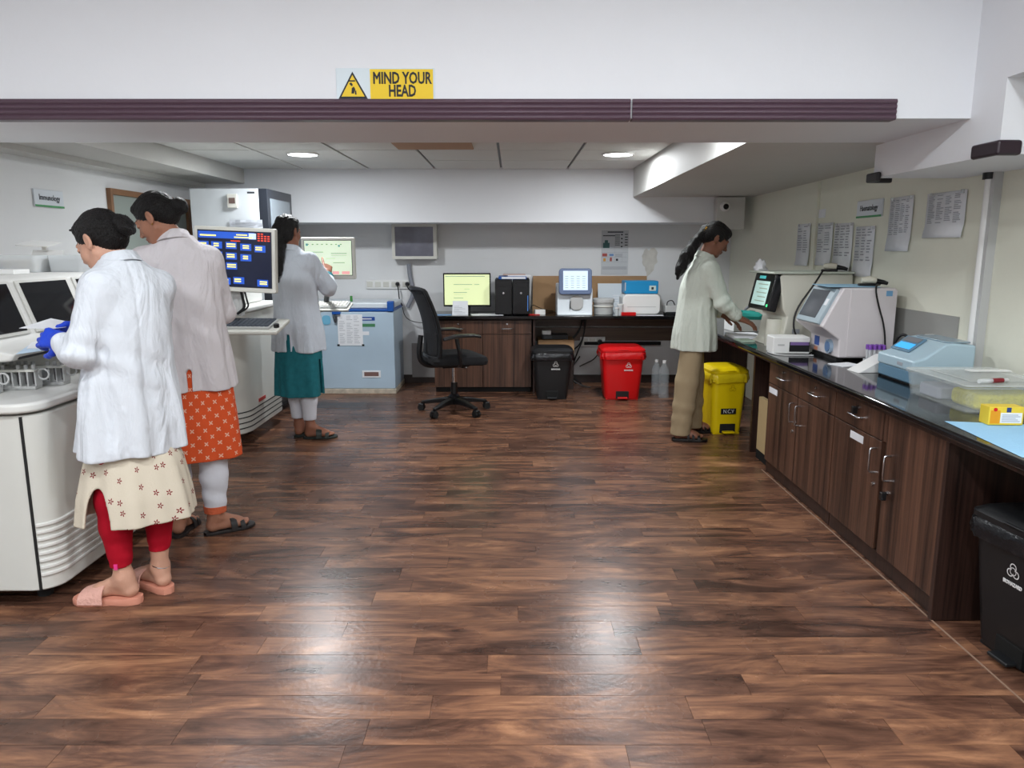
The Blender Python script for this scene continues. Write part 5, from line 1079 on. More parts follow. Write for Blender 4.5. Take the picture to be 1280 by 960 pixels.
# ------------------------------------------------------------------ people: smooth-blended distance fields turned into one surface
V3 = lambda *a: np.array(a if len(a) == 3 else a[0], dtype=np.float64)
def unit(v): v = np.asarray(v, dtype=float); return v/np.linalg.norm(v)
def frame3(f, up=(0, 0, 1)):           # columns: right, forward, up
    f = unit(f); r = unit(np.cross(f, up)); u = np.cross(r, f); return np.array([r, f, u]).T
class Field:
    def __init__(s): s.ops = []; s.warp = []
    def _add(s, lo, hi, fn, k=.015, mode='add'): s.ops.append((np.array(lo), np.array(hi), fn, k, mode)); return s
    def cap(s, a, b, ra, rb=None, k=.015, mode='add', flat=None):
        a, b = V3(a), V3(b); rb = ra if rb is None else rb; R = max(ra, rb); ab = b-a; L2 = max(ab@ab, 1e-9)
        def fn(X, Y, Z):
            t = np.clip(((X-a[0])*ab[0]+(Y-a[1])*ab[1]+(Z-a[2])*ab[2])/L2, 0, 1)
            return np.sqrt((X-a[0]-t*ab[0])**2+(Y-a[1]-t*ab[1])**2+(Z-a[2]-t*ab[2])**2)-(ra+(rb-ra)*t)
        return s._add(np.minimum(a, b)-R, np.maximum(a, b)+R, fn, k, mode)
    def chain(s, pts, rs, k=.015, mode='add'):
        for i in range(len(pts)-1): s.cap(pts[i], pts[i+1], rs[i], rs[i+1], k, mode)
        return s
    def ell(s, c, r, R=None, k=.015, mode='add'):
        c, r = V3(c), V3(r); R = np.eye(3) if R is None else R; m = np.abs(R)@r
        def fn(X, Y, Z):
            dx, dy, dz = X-c[0], Y-c[1], Z-c[2]; k0 = 0; k1 = 0
            for i in range(3):
                q = (dx*R[0, i]+dy*R[1, i]+dz*R[2, i])/r[i]; k0 = k0+q*q; k1 = k1+(q/r[i])**2
            k0 = np.sqrt(k0); return k0*(k0-1)/np.sqrt(k1+1e-9)
        return s._add(c-m, c+m, fn, k, mode)
    def box(s, c, h, R=None, rd=.004, k=.004, mode='add'):
        c, h = V3(c), V3(h); R = np.eye(3) if R is None else R; m = np.abs(R)@h
        def fn(X, Y, Z):
            dx, dy, dz = X-c[0], Y-c[1], Z-c[2]; out = 0; ins = -1e3
            for i in range(3):
                q = np.abs(dx*R[0, i]+dy*R[1, i]+dz*R[2, i])-h[i]+rd; out = out+np.maximum(q, 0)**2; ins = np.maximum(ins, q)
            return np.sqrt(out)+np.minimum(ins, 0)-rd
        return s._add(c-m, c+m, fn, k, mode)
    def loft(s, st, ang, k=.02, mode='add', fold=None, power=2.0, cap=.01, shrink=0):
        st = sorted(st); z = np.array([q[0] for q in st]); P = np.array(st, dtype=float)
        ca, sa = math.cos(ang), math.sin(ang)
        R = max(P[:, 3].max(), P[:, 4].max())+.03
        lo = (P[:, 1].min()-R, P[:, 2].min()-R, z[0]-.01); hi = (P[:, 1].max()+R, P[:, 2].max()+R, z[-1]+.01)
        # smooth interpolation of the stations
        zz = np.linspace(z[0], z[-1], 200); C = [np.interp(zz, z, P[:, i]) for i in range(1, 5)]
        ker = np.hanning(21); ker /= ker.sum(); C = [np.convolve(np.pad(c, 10, 'edge'), ker, 'valid') for c in C]
        def fn(X, Y, Z):
            cx, cy, a, b = [np.interp(np.ravel(Z), zz, c).reshape(Z.shape) for c in C]
            a = a-shrink; b = b-shrink
            u = (X-cx)*ca+(Y-cy)*sa; v = -(X-cx)*sa+(Y-cy)*ca
            q0 = (np.abs(u/a)**power+np.abs(v/b)**power)**(1/power)
            g = np.sqrt((u/a/a)**2+(v/b/b)**2)+1e-6; kk = np.sqrt((u/a)**2+(v/b)**2)+1e-6
            d = (q0-1)*kk/g
            if fold is not None: d = d+fold(np.arctan2(v/b, u/a), Z)
            d = np.maximum(d, z[0]-Z); return np.maximum(d, Z-z[-1])
        return s._add(lo, hi, fn, k, mode)
    def bounds(s):
        A = [o for o in s.ops if o[4] == 'add']; return np.min([o[0] for o in A], 0), np.max([o[1] for o in A], 0)
    def mesh(s, h, box=None):
        lo, hi = s.bounds(); lo = lo-.02; hi = hi+.02
        if box is not None: lo = np.maximum(lo, box[0]); hi = np.minimum(hi, box[1])
        n = np.ceil((hi-lo)/h).astype(int)+1
        gx = [lo[i]+h*np.arange(n[i]) for i in range(3)]
        D = np.full(n, 1.0, dtype=np.float32)
        for (a, b, fn, k, mode) in s.ops:
            m = k+4*h+.012; i0 = np.clip(np.floor((a-m-lo)/h).astype(int), 0, n); i1 = np.clip(np.ceil((b+m-lo)/h).astype(int)+1, 0, n)
            if np.any(i1 <= i0): continue
            sl = tuple(slice(i0[i], i1[i]) for i in range(3))
            d = fn(gx[0][sl[0]][:, None, None], gx[1][sl[1]][None, :, None], gx[2][sl[2]][None, None, :]).astype(np.float32)
            E = D[sl]
            if mode == 'add':
                w_ = np.maximum(k-np.abs(E-d), 0)/max(k, 1e-6); D[sl] = np.minimum(E, d)-w_*w_*k*.25
            elif mode == 'sub':
                d = -d; w_ = np.maximum(k-np.abs(E-d), 0)/max(k, 1e-6); D[sl] = np.maximum(E, d)+w_*w_*k*.25
            elif mode == 'thick': D[sl] = E-np.where(d < 0, k, 0)
        for fn in s.warp:
            D = D+(fn(gx[0][:, None, None], gx[1][None, :, None], gx[2][None, None, :])*(np.abs(D) < .05)).astype(np.float32)
        return surface_nets(D, lo, h)
def surface_nets(D, lo, h):
    S_ = D < 0; c = S_[:-1, :-1, :-1].astype(np.int8)
    tot = np.zeros_like(c)
    offs = [(i, j, k) for i in (0, 1) for j in (0, 1) for k in (0, 1)]
    nx, ny, nz = D.shape
    for i, j, k in offs: tot += S_[i:nx-1+i, j:ny-1+j, k:nz-1+k]
    act = (tot > 0) & (tot < 8); idx = np.argwhere(act); ids = np.full(act.shape, -1, dtype=np.int64); ids[act] = np.arange(len(idx))
    acc = np.zeros((len(idx), 3)); cnt = np.zeros(len(idx))
    for a in offs:
        for ax in range(3):
            if a[ax]: continue
            b = list(a); b[ax] = 1
            d0 = D[idx[:, 0]+a[0], idx[:, 1]+a[1], idx[:, 2]+a[2]]; d1 = D[idx[:, 0]+b[0], idx[:, 1]+b[1], idx[:, 2]+b[2]]
            m = (d0 < 0) != (d1 < 0); t = np.where(m, d0/(d0-d1+1e-12), 0)
            p = np.tile(np.array(a, float), (len(idx), 1)); p[:, ax] += t
            acc[m] += p[m]; cnt[m] += 1
    V = lo+h*(idx+acc/cnt[:, None]); F = []
    for ax in range(3):
        o1, o2 = (ax+1) % 3, (ax+2) % 3
        sl0 = [slice(None)]*3; sl1 = [slice(None)]*3; sl0[ax] = slice(0, -1); sl1[ax] = slice(1, None)
        A = S_[tuple(sl0)]; B = S_[tuple(sl1)]; E = np.argwhere(A != B)
        ok = (E[:, o1] > 0) & (E[:, o2] > 0) & (E[:, o1] < D.shape[o1]-1) & (E[:, o2] < D.shape[o2]-1); E = E[ok]
        inside = A[E[:, 0], E[:, 1], E[:, 2]]
        def cid(d1, d2): q = E.copy(); q[:, o1] -= d1; q[:, o2] -= d2; return ids[q[:, 0], q[:, 1], q[:, 2]]
        Q = np.stack([cid(1, 1), cid(0, 1), cid(0, 0), cid(1, 0)], 1); Q[~inside] = Q[~inside][:, ::-1]; F.append(Q)
    F = np.concatenate(F); F = F[(F >= 0).all(1)]
    return V, F
def relax(V, F, it=2, lam=.5):
    for _ in range(it):
        acc = np.zeros_like(V); c = np.zeros(len(V))
        for a, b in ((0, 1), (1, 2), (2, 3), (3, 0)):
            np.add.at(acc, F[:, a], V[F[:, b]]); np.add.at(acc, F[:, b], V[F[:, a]]); np.add.at(c, F[:, a], 1); np.add.at(c, F[:, b], 1)
        V = V+lam*(acc/np.maximum(c, 1)[:, None]-V)
    return V
def np_mesh(name, parts, m, parent, origin, cols=None, uvp=None):
    Vs, Fs, o = [], [], 0
    for V, F in parts: Vs.append(V); Fs.append(F+o); o += len(V)
    V = np.concatenate(Vs); F = np.concatenate(Fs)
    me = bpy.data.meshes.new(name); me.vertices.add(len(V)); me.vertices.foreach_set('co', (V-np.array(origin)).astype(np.float32).ravel())
    me.loops.add(F.size); me.loops.foreach_set('vertex_index', F.ravel().astype(np.int32))
    me.polygons.add(len(F)); me.polygons.foreach_set('loop_start', np.arange(0, F.size, 4, dtype=np.int32)); me.polygons.foreach_set('loop_total', np.full(len(F), 4, dtype=np.int32))
    me.update(calc_edges=True); me.materials.append(m); me.polygons.foreach_set('use_smooth', np.ones(len(F), dtype=bool))
    if cols is not None:
        c = cols(V); ca = me.color_attributes.new('Col', 'FLOAT_COLOR', 'POINT'); ca.data.foreach_set('color', np.concatenate([c, np.ones((len(V), 1))], 1).astype(np.float32).ravel())
    if uvp is not None:
        a = me.attributes.new('cloth_uv', 'FLOAT_VECTOR', 'POINT'); a.data.foreach_set('vector', uvp(V).astype(np.float32).ravel())
    ob = bpy.data.objects.new(name, me); COL.objects.link(ob); ob.parent = parent; return ob

def coat_mat(name, rgb):
    m = mat(name, rgb, .85, spec=.12, sheen=.1, bump=.4, bscale=1, bstretch=(8, 8, 2.6))
    nt = m.node_tree; N = nt.nodes; L = nt.links; b = N['Principled BSDF']; b1 = [n for n in N if n.type == 'BUMP'][0]; n1 = [n for n in N if n.type == 'TEX_NOISE'][0]
    n1.inputs['Distortion'].default_value = 1.2; n1.inputs['Detail'].default_value = 3; b1.inputs['Distance'].default_value = .05; b1.inputs['Strength'].default_value = .55
    tc = [n for n in N if n.type == 'TEX_COORD'][0]; mp = N.new('ShaderNodeMapping'); mp.inputs['Scale'].default_value = (22, 22, 12); mp.inputs['Rotation'].default_value = (.5, .4, .2); L.new(tc.outputs['Object'], mp.inputs[0])
    n2 = N.new('ShaderNodeTexNoise'); n2.inputs['Scale'].default_value = 1; n2.inputs['Detail'].default_value = 4; n2.inputs['Distortion'].default_value = .8; L.new(mp.outputs[0], n2.inputs['Vector'])
    b2 = N.new('ShaderNodeBump'); b2.inputs['Strength'].default_value = .35; b2.inputs['Distance'].default_value = .02; L.new(n2.outputs['Fac'], b2.inputs['Height']); L.new(b1.outputs[0], b2.inputs['Normal']); L.new(b2.outputs[0], b.inputs['Normal'])
    return m
def head_field(c, f, up, sc=.95, open_mouth=False):
    B = frame3(f, up); c = V3(c); H = lambda x, y, z: c+B@(V3(x, y, z)*sc); F = Field(); r = lambda *a: V3(*a)*sc
    F.ell(H(0, -.012, .030), r(.073, .092, .086), B, .02); F.ell(H(0, .030, -.028), r(.058, .062, .082), B, .03)
    F.ell(H(0, .040, -.072), r(.043, .046, .036), B, .03); F.ell(H(0, .078, -.098), r(.018, .014, .014), B, .018)
    for s_ in (-1, 1):
        F.ell(H(s_*.038, .056, -.030), r(.022, .026, .024), B, .022); F.cap(H(s_*.052, .0, -.05), H(s_*.03, .055, -.09), .020*sc, .018*sc, .02)
    F.cap(H(-.030, .083, .026), H(.030, .083, .026), .010*sc, .010*sc, .014)
    for s_ in (-1, 1): F.ell(H(s_*.031, .098, .006), r(.017, .014, .012), B, .012, 'sub')
    for s_ in (-1, 1): F.ell(H(s_*.031, .0795, .006), r(.0165, .0125, .0125), B, .005)
    F.cap(H(0, .088, .016), H(0, .108, -.024), .0075*sc, .0105*sc, .009); F.ell(H(0, .112, -.027), r(.011, .010, .009), B, .006)
    for s_ in (-1, 1): F.ell(H(s_*.011, .101, -.031), r(.0075, .010, .008), B, .005)
    for s_ in (-1, 1): F.ell(H(s_*.006, .108, -.038), r(.0035, .004, .003), B, .002, 'sub')
    F.ell(H(0, .093, -.056), r(.022, .010, .0062), B, .006); F.ell(H(0, .091, -.068), r(.018, .010, .0072), B, .006); F.box(H(0, .104, -.062), r(.021, .005, .0009), B, .0005, .002, 'sub')
    for s_ in (-1, 1):
        E = frame3(f, up)@np.array([[math.cos(.25*s_), -math.sin(.25*s_), 0], [math.sin(.25*s_), math.cos(.25*s_), 0], [0, 0, 1]])
        F.ell(H(s_*.077, -.008, .0), r(.008, .019, .031), E, .006); F.ell(H(s_*.073, .002, -.022), r(.008, .010, .012), E, .005); F.ell(H(s_*.086, -.004, .004), r(.006, .011, .019), E, .003, 'sub')
    return F, H, B
def face_cols(c, f, up, sc, skin, lip=(150, 78, 72)):
    B = frame3(f, up); c = V3(c); skin_l = np.array(lin(skin)[:3]); lip_l = np.array(lin(lip)[:3]); dk = np.array(lin((34, 26, 24))[:3])
    def fn(V):
        L = ((V-c)@B)/sc; C = np.tile(skin_l, (len(V), 1)); x, y, z = np.abs(L[:, 0]), L[:, 1], L[:, 2]
        m = np.exp(-((x/.021)**4))*np.exp(-(((z+.062)/.0105)**4))*(y > .08); C = C*(1-m[:, None])+lip_l*m[:, None]
        arch = .030+.004*np.cos((x-.034)/.02*1.3); m = ((np.abs(z-arch) < .0032) & (x > .014) & (x < .050) & (y > .05)).astype(float)*.8; C = C*(1-m[:, None])+dk*m[:, None]
        m = ((np.abs(z-(.0005-.10*(x-.031)**2*20)) < .0018) & (x > .016) & (x < .046) & (y > .065)).astype(float)*.9; C = C*(1-m[:, None])+dk*m[:, None]
        return C
    return fn
def hair_cap(F, H, B, sc, back=1.0):
    r = lambda *a: V3(*a)*sc
    F.ell(H(0, -.018, .036), r(.082, .099, .090), B, .01); F.ell(H(0, -.055, -.012), r(.066, .052, .058), B, .02); F.ell(H(0, .045, .085), r(.05, .035, .022), B, .02)
    F.ell(H(0, .105, -.035), r(.075, .078, .088), B, .012, 'sub')
    for s_ in (-1, 1): F.ell(H(s_*.085, .022, -.045), r(.030, .040, .048), B, .008, 'sub')
    F.ell(H(0, -.02, -.12), r(.09, .09, .045), B, .008, 'sub')
def strands(c, B, n1=95, amp=.0014):      # combed-back relief
    def fn(X, Y, Z):
        dx, dy, dz = X-c[0], Y-c[1], Z-c[2]
        x = dx*B[0, 0]+dy*B[1, 0]+dz*B[2, 0]; y = dx*B[0, 1]+dy*B[1, 1]+dz*B[2, 1]; z = dx*B[0, 2]+dy*B[1, 2]+dz*B[2, 2]
        th = np.arctan2(x, z+.02); return amp*np.sin(n1*th+9*np.sin(y*25))+amp*.8*np.sin(n1*.37*th+20*y+1)
    return fn
def hand_ops(F, w_, d, pn, side=1, curl=(.5, .5, .55, .6), thumb=.6, s=1.0, point=False, k=.004, fat=0):
    """w_ wrist, d towards the fingers, pn palm normal (the way the palm faces), side = which side the thumb is on"""
    d = unit(d); pn = unit(np.array(pn)-d*np.dot(pn, d)); t = np.cross(d, pn)*side; w_ = V3(w_); P = lambda a, b, c: w_+(d*a+t*b+pn*c)*s
    F.cap(P(-.03, 0, 0), P(.012, 0, 0), .023*s+fat, .024*s+fat, .01)
    base = [(.082, .030), (.086, .010), (.083, -.010), (.076, -.028)]
    for (a, b) in base: F.cap(P(.015, b*.6, 0), P(a, b, -.002), .0155*s+fat, .0115*s+fat, .012)
    L = [(.040, .024, .019), (.045, .027, .020), (.041, .025, .019), (.032, .019, .017)]
    for i, (a, b) in enumerate(base):
        c = .05 if (point and i == 0) else (1.5 if point else curl[i]); p = P(a, b, -.001); an = c*.6; R_ = (.0098, .0088, .0080, .0072) if i != 3 else (.0086, .0078, .0070, .0064)
        for j in range(3):
            q = p+(d*math.cos(an)+pn*math.sin(an)+t*(.06*(1.5-i)))*L[i][j]*s; F.cap(p, q, R_[j]*s+fat, R_[j+1]*s+fat, k); p = q; an += c
    p = P(.022, .024, .006); an = thumb; dirs = [unit(d*.55+t*.75+pn*.35*an), unit(d*.8+t*.35+pn*.5*an), unit(d*.9+t*.1+pn*.5*an)]
    for j, (dd, ln) in enumerate(zip(dirs, (.038, .030, .024))):
        q = p+dd*ln*s; F.cap(p, q, (.0145, .0115, .0100)[j]*s+fat, (.0115, .0100, .0082)[j]*s+fat, .006); p = q
def foot_ops(F, heel, d, z0, side=1, s=1.0):
    """heel: centre of the heel on the ground plane, d: toe direction, side=+1 when the big toe is on the left of d"""
    d = unit((d[0], d[1], 0)); t = np.array((-d[1], d[0], 0))*side; P = lambda a, b, c: np.array((heel[0], heel[1], z0))+(d*a+t*b+np.array((0, 0, c)))*s
    F.cap(P(.028, 0, .030), P(.045, 0, .085), .028*s, .031*s, .015); F.cap(P(.055, .002, .070), P(.135, .004, .036), .031*s, .024*s, .03); F.cap(P(.03, 0, .024), P(.15, -.012, .022), .025*s, .022*s, .02)
    F.ell(P(.150, .004, .024), V3(.042, .042, .023)*s, np.array([d, t, (0, 0, 1)]).T, .02)
    for sx in (-1, 1): F.ell(P(.045, sx*.028, .082), V3(.011, .011, .011)*s, None, .012)
    for i, (a, b, ln, r) in enumerate(((.170, .026, .046, .0125), (.178, .009, .038, .0095), (.174, -.006, .034, .009), (.168, -.019, .030, .0085), (.158, -.031, .026, .008))):
        F.cap(P(a-.01, b, .020), P(a+ln-.008, b*1.05, .013), r*s, r*.9*s, .005)
    return P
def sole_outline(s, ex=.004):
    pts = [(-.012, 0), (-.006, .018), (.01, .030), (.04, .034), (.09, .032), (.13, .040), (.17, .046), (.20, .042), (.222, .028), (.230, .010), (.226, -.012), (.21, -.030), (.18, -.043), (.15, -.045), (.11, -.038), (.06, -.033), (.02, -.031), (-.004, -.02)]
    return [(a*s+(ex if a > .1 else -ex if a < 0 else 0), b*s*(1+ex*14)) for a, b in pts]
def shoe(parent, origin, heel, d, th, m_sole, m_strap, straps, side=1, s=1.0, rim=.0, name='slipper'):
    d = unit((d[0], d[1], 0)); t = np.array((-d[1], d[0], 0))*side; O = np.array((heel[0], heel[1], 0)); k = MB(off=origin)
    W3 = lambda a, b, c: tuple(O+d*a+t*b+np.array((0, 0, c)))
    ol = sole_outline(s)
    k.rings([[W3(a*.985, b*.96, .0) for a, b in ol], [W3(a, b, .004) for a, b in ol], [W3(a, b, th-.003) for a, b in ol], [W3(a*.99, b*.97, th) for a, b in ol]])
    so = k.build(name, m_sole, parent, smooth=True)
    for (a0, a1, hgt, wd) in straps:       # arched bands over the foot, from a0 to a1 along it
        k = MB(off=origin); n = 14; R = []
        for a, hh in ((a0, hgt[0]), ((a0+a1)/2, (hgt[0]+hgt[1])/2+.002), (a1, hgt[1])):
            for_out = []; o_, i_ = [], []
            for q in range(n+1):
                x = math.pi*q/n; b = math.cos(x)*wd; zz = th*.5+(hh-th*.5)*math.sin(x)**.6; o_.append(W3(a*s, b*s, zz)); i_.append(W3(a*s, b*s*.93, zz-.004 if zz > th else zz))
            R.append(o_+i_[::-1])
        k.rings(R).build('strap', m_strap, so, smooth=True)
    return so
def collar(parent, origin, c, axis, r0, r1, hh, m, fold=.018, fwd=None, gap=.35, tilt=0):
    """turned-down coat collar: a band around the neck, open at the front"""
    B = frame3(fwd, axis); c = V3(c); n = 36; k = MB(off=origin); rings = []
    prof = [(r0, 0), (r0-.001, hh), (r0+.003, hh+.003), (r0+.007, hh), (r1, -fold*.2), (r1-.003, -fold*.2-.002), (r0+.003, hh*.45)]
    for i in range(n+1):
        a = math.pi/2+gap+(2*math.pi-2*gap)*i/n; e = abs(i/n-.5)*2
        ring = []
        for (r, z) in prof: zz = z-(.045*e**3); rr = r*(1+.10*e**4); p = c+B@V3(rr*math.cos(a), rr*math.sin(a)*.98, zz); ring.append(tuple(p))
        rings.append(ring)
    return k.rings(rings).build('collar', m, parent, smooth=True)

def fold_fn(n, amp, z0, z1, ph=0, wob=2.5):       # drape folds growing from z1 (none) down to z0 (full)
    return lambda th, Z: amp*np.clip((z1-Z)/(z1-z0), 0, 1)**1.2*(np.sin(n*th+ph+wob*Z)+.5*np.sin(2.3*n*th-ph+4*Z))
def crease(p, axis, L, amp=.006, freq=70, R=.16):    # cloth creases around a bend at p
    p = V3(p); axis = unit(axis)
    def fn(X, Y, Z):
        dx, dy, dz = X-p[0], Y-p[1], Z-p[2]; s_ = dx*axis[0]+dy*axis[1]+dz*axis[2]; r2 = dx*dx+dy*dy+dz*dz
        return amp*np.sin(freq*s_+8*dx-6*dz)*np.exp(-r2/(L*L))
    return fn
def seam(c, ang, slope=0, amp=.004, wd=.006):     # stitched centre-back seam: a shallow groove
    ca, sa = math.cos(ang), math.sin(ang)
    def fn(X, Y, Z):
        s_ = (X-c[0]-slope*(Z-1.0))*ca+(Y-c[1])*sa; v = -(X-c[0])*sa+(Y-c[1])*ca; return amp*np.exp(-(s_/wd)**2)*(v < 0)*(Z < 1.36)
    return fn
def drape(amp=.003, a=(9, 7, 3.2), b=(17, -13, 5)):
    def fn(X, Y, Z): return amp*np.sin(a[0]*X*2+a[1]*Y*2+a[2]*Z+2*np.sin(4*Z+6*X))+amp*.6*np.sin(b[0]*X+b[1]*Y*1.5+b[2]*Z*.9+1.5*np.sin(7*Z))
    return fn
M_HAIR = mat('black_hair', (14, 11, 11), .42, spec=.38, bump=1, bscale=1, bstretch=(260, 260, 60))
def skin_mat(name): return mat(name, (170, 120, 95), .48, spec=.35, attr='Col', sss=.08, bump=.15, bscale=160)
M_SKIN = skin_mat('skin')
def band_uv(cx, cy, R):
    def fn(V):
        th = np.arctan2(V[:, 1]-cy, V[:, 0]-cx); return np.stack([th*R, V[:, 2], V[:, 2]*0], 1)
    return fn
W = lambda u, v, Y: V3(tuple(at(u, v, Y)))
# =========================================================== first woman (blue gloves, cream tunic, red leggings)
def woman_one():
    O = (-1.50, 2.83, 0)
    t = thing('person', 'woman in white coat, cream flowered tunic, red leggings and blue gloves, holding papers', 'person', O)
    ang = math.radians(45)      # shoulder axis direction; she faces (-.7, .7)
    h_c = V3(-1.558, 2.875, 1.422); hf = unit((-.84, .22, -.50)); nb = V3(-1.485, 2.865, 1.345)
    SL, EL, WL = V3(-1.520, 2.750, 1.260), V3(-1.575, 2.685, 1.02), V3(-1.665, 2.740, 1.062)
    SR, ER, WR = V3(-1.390, 2.95, 1.258), V3(-1.50, 3.08, 1.04), V3(-1.68, 2.93, 1.09)
    # body
    F = Field()
    st = [(.72, -1.49, 2.86, .145, .10), (.85, -1.475, 2.86, .155, .115), (1.0, -1.465, 2.855, .125, .10), (1.15, -1.455, 2.85, .14, .10), (1.27, -1.455, 2.85, .13, .08), (1.33, -1.47, 2.855, .06, .05)]
    F.loft(st, ang, .03); F.cap(nb+V3(0, 0, -.04), h_c-hf*.02+V3(.02, 0, -.05), .055, .05, .03)
    for S_, E_, W_ in ((SL, EL, WL), (SR, ER, WR)): F.chain([S_, E_, W_], [.043, .034, .023], .02)
    ax = {'L': (V3(-1.53, 2.79, .80), V3(-1.565, 2.785, .43), V3(-1.553, 2.785, .09)), 'R': (V3(-1.42, 2.91, .80), V3(-1.445, 2.91, .44), V3(-1.452, 2.885, .10))}
    for K, (h_, k_, a_) in ax.items(): F.chain([h_, k_], [.075, .047], .04); F.chain([k_, k_*.6+a_*.4, a_], [.046, .045, .028], .02)
    parts = [F.mesh(.007)]
    Hd, H, B = head_field(h_c, hf, (0, 0, 1), .95); Hd.cap(nb+V3(0, 0, -.03), h_c-hf*.03+V3(.012, 0, -.06), .052, .049, .02); parts.append(Hd.mesh(.003))
    Ff = Field(); dl = (-1, .02); dr = (-.82, .57); hl = (-1.500, 2.785); hr = (-1.418, 2.865)
    foot_ops(Ff, hl, dl, .028, 1, 1.0); Ff.cap((-1.553, 2.785, .09), (-1.556, 2.785, .20), .030, .036, .02)
    foot_ops(Ff, hr, dr, .028, -1, 1.0); Ff.cap((-1.452, 2.885, .10), (-1.452, 2.888, .20), .030, .036, .02); parts.append(Ff.mesh(.0032))
    np_mesh('body', parts, M_SKIN, t, O, face_cols(h_c, hf, (0, 0, 1), .95, (196, 150, 128)))
    # hair with twisted bun
    F = Field(); hair_cap(F, H, B, .95)
    F.ell(H(.0, -.098, -.002), (.036, .03, .034), B, .03); bc = H(.0, -.122, -.002)
    for i in range(14): 
        a = i*.9; r_ = .030-.0008*i; p = bc+B@V3(r_*math.cos(a), -.012+.003*math.sin(i), r_*math.sin(a)); a2 = a+.9; q = bc+B@V3(r_*math.cos(a2), -.012+.003*math.sin(i+1), r_*math.sin(a2)); F.cap(p, q, .018, .018, .004)
    F.cap(H(.0, .075, .10), H(0, .105, .115), .010, .004, .01); F.cap(H(.02, .08, .095), H(.03, .112, .098), .008, .003, .01)
    F.warp.append(strands(h_c, B)); np_mesh('hair', [F.mesh(.0032)], M_HAIR, t, O)
    k = MB(off=O); k.tube([tuple(bc+B@V3(.034*math.cos(a), .016, .034*math.sin(a))) for a in [x*.52 for x in range(13)]], .005, 6); k.build('hair_tie', mat('brown_tie', (96, 66, 50), .5), t, smooth=True)
    # coat
    M_C = coat_mat('coat_bluish_white', (214, 219, 226)); F = Field(); FO = fold_fn(6, .013, .62, 1.22, .6)
    st = [(.615, -1.505, 2.85, .205, .150), (.75, -1.493, 2.85, .190, .145), (.95, -1.483, 2.85, .168, .132), (1.12, -1.470, 2.85, .158, .122), (1.24, -1.465, 2.85, .152, .104), (1.31, -1.468, 2.855, .120, .082), (1.352, -1.478, 2.86, .07, .062)]
    F.loft(st, ang, .02, fold=FO, power=2.15)
    for S_ in (SL, SR): F.cap(nb+V3(0, 0, -.05), S_+V3(0, 0, -.012), .052, .060, .05)
    for S_, E_, W_ in ((SL, EL, WL), (SR, ER, WR)): F.chain([S_, E_, E_+(W_-E_)*.80], [.064, .060, .046], .025)
    F.loft([(.613, *st[0][1:]), (.69, -1.497, 2.85, .197, .147)], ang, .004, 'sub', shrink=.024, fold=FO, power=2.15)
    F.box((-1.50-.13, 2.85-.10, .66), (.030, .012, .09), None, .004, .006, 'sub')
    F.warp += [seam((-1.475, 2.85), ang), crease(EL, (0, .4, 1), .09, .008, 85), crease(SL+V3(.02, 0, -.07), (.5, .5, 1), .08, .004, 70), drape(.0045), crease((-1.38, 2.78, .95), (.5, .2, 1), .12, .004, 60)]
    V, Fc = F.mesh(.0055); np_mesh('coat', [(relax(V, Fc, 1), Fc)], M_C, t, O)
    collar(t, O, (-1.492, 2.868, 1.342), (-.14, .05, 1), .060, .082, .034, M_C, fwd=(-.7, .55, -.25))
    k = MB(off=O)     # centre-back seam and pocket outline, thin raised stitching
    def back(z, s_): 
        zz = [q[0] for q in st]; c_ = [float(np.interp(z, zz, [q[i] for q in st])) for i in range(1, 5)]
        ca, sa = math.cos(ang), math.sin(ang); v_ = -c_[3]*(1-min(abs(s_/c_[2]), .99)**2.15)**(1/2.15); return Vector((c_[0]+s_*ca-v_*sa, c_[1]+s_*sa+v_*ca, z))
    # tunic
    M_K = motif_mat('cream_flowered_cotton', (206, 196, 178), (120, 8, 22), .075, 5, .17, .75, .035); F = Field()
    st2 = [(.345, -1.495, 2.83, .218, .150), (.45, -1.495, 2.835, .206, .145), (.58, -1.495, 2.845, .178, .128), (.66, -1.49, 2.85, .145, .105), (.80, -1.48, 2.85, .130, .095)]
    F.loft(st2, math.radians(20), .01, fold=fold_fn(6, .010, .345, .72, 1.1)); F.loft([(.340, *st2[0][1:]), st2[1], st2[2]], math.radians(20), .003, 'sub', shrink=.013, fold=fold_fn(6, .010, .345, .72, 1.1))
    # rounded side slit facing the camera on her left
    sc_ = V3(-1.572, 2.70, .30); F.ell(sc_, (.055, .12, .20), None, .004, 'sub')
    V, Fc = F.mesh(.0048); np_mesh('tunic', [(relax(V, Fc, 1), Fc)], M_K, t, O, uvp=band_uv(-1.49, 2.84, .19))
    # leggings
    M_L = mat('crimson_leggings', (168, 14, 36), .75, spec=.2, bump=.25, bscale=30); F = Field()
    for K, (h_, k_, a_) in ax.items():
        F.chain([h_+V3(0, 0, -.03), k_], [.074, .062], .04); end = k_+(a_-k_)*(.80 if K == 'L' else .76); F.chain([k_, k_*.6+end*.4, end], [.062, .058, .041], .02); F.warp.append(crease(end, (0, .2, 1), .06, .0025, 120))
        F.box(end+V3(0, 0, -.035), (.08, .08, .037), None, .002, .002, 'sub')
    np_mesh('leggings', [F.mesh(.005)], M_L, t, O)
    k = MB(off=O); k.obox((-1.555, 2.785-.043, .168), (.014, .004, .022)); k.build('ankle_tag', mat('pink_tag', (230, 60, 140), .5), t)
    # slides
    M_S = mat('salmon_rubber', (206, 140, 118), .6); M_SS = mat('pink_quilted', (214, 164, 150), .7, bump=.5, bscale=90)
    shoe(t, O, hl, dl, .028, M_S, M_SS, [(.105, .195, (.088, .058), .055)], 1, 1.10); shoe(t, O, hr, dr, .028, M_S, M_SS, [(.105, .195, (.088, .058), .055)], -1, 1.10)
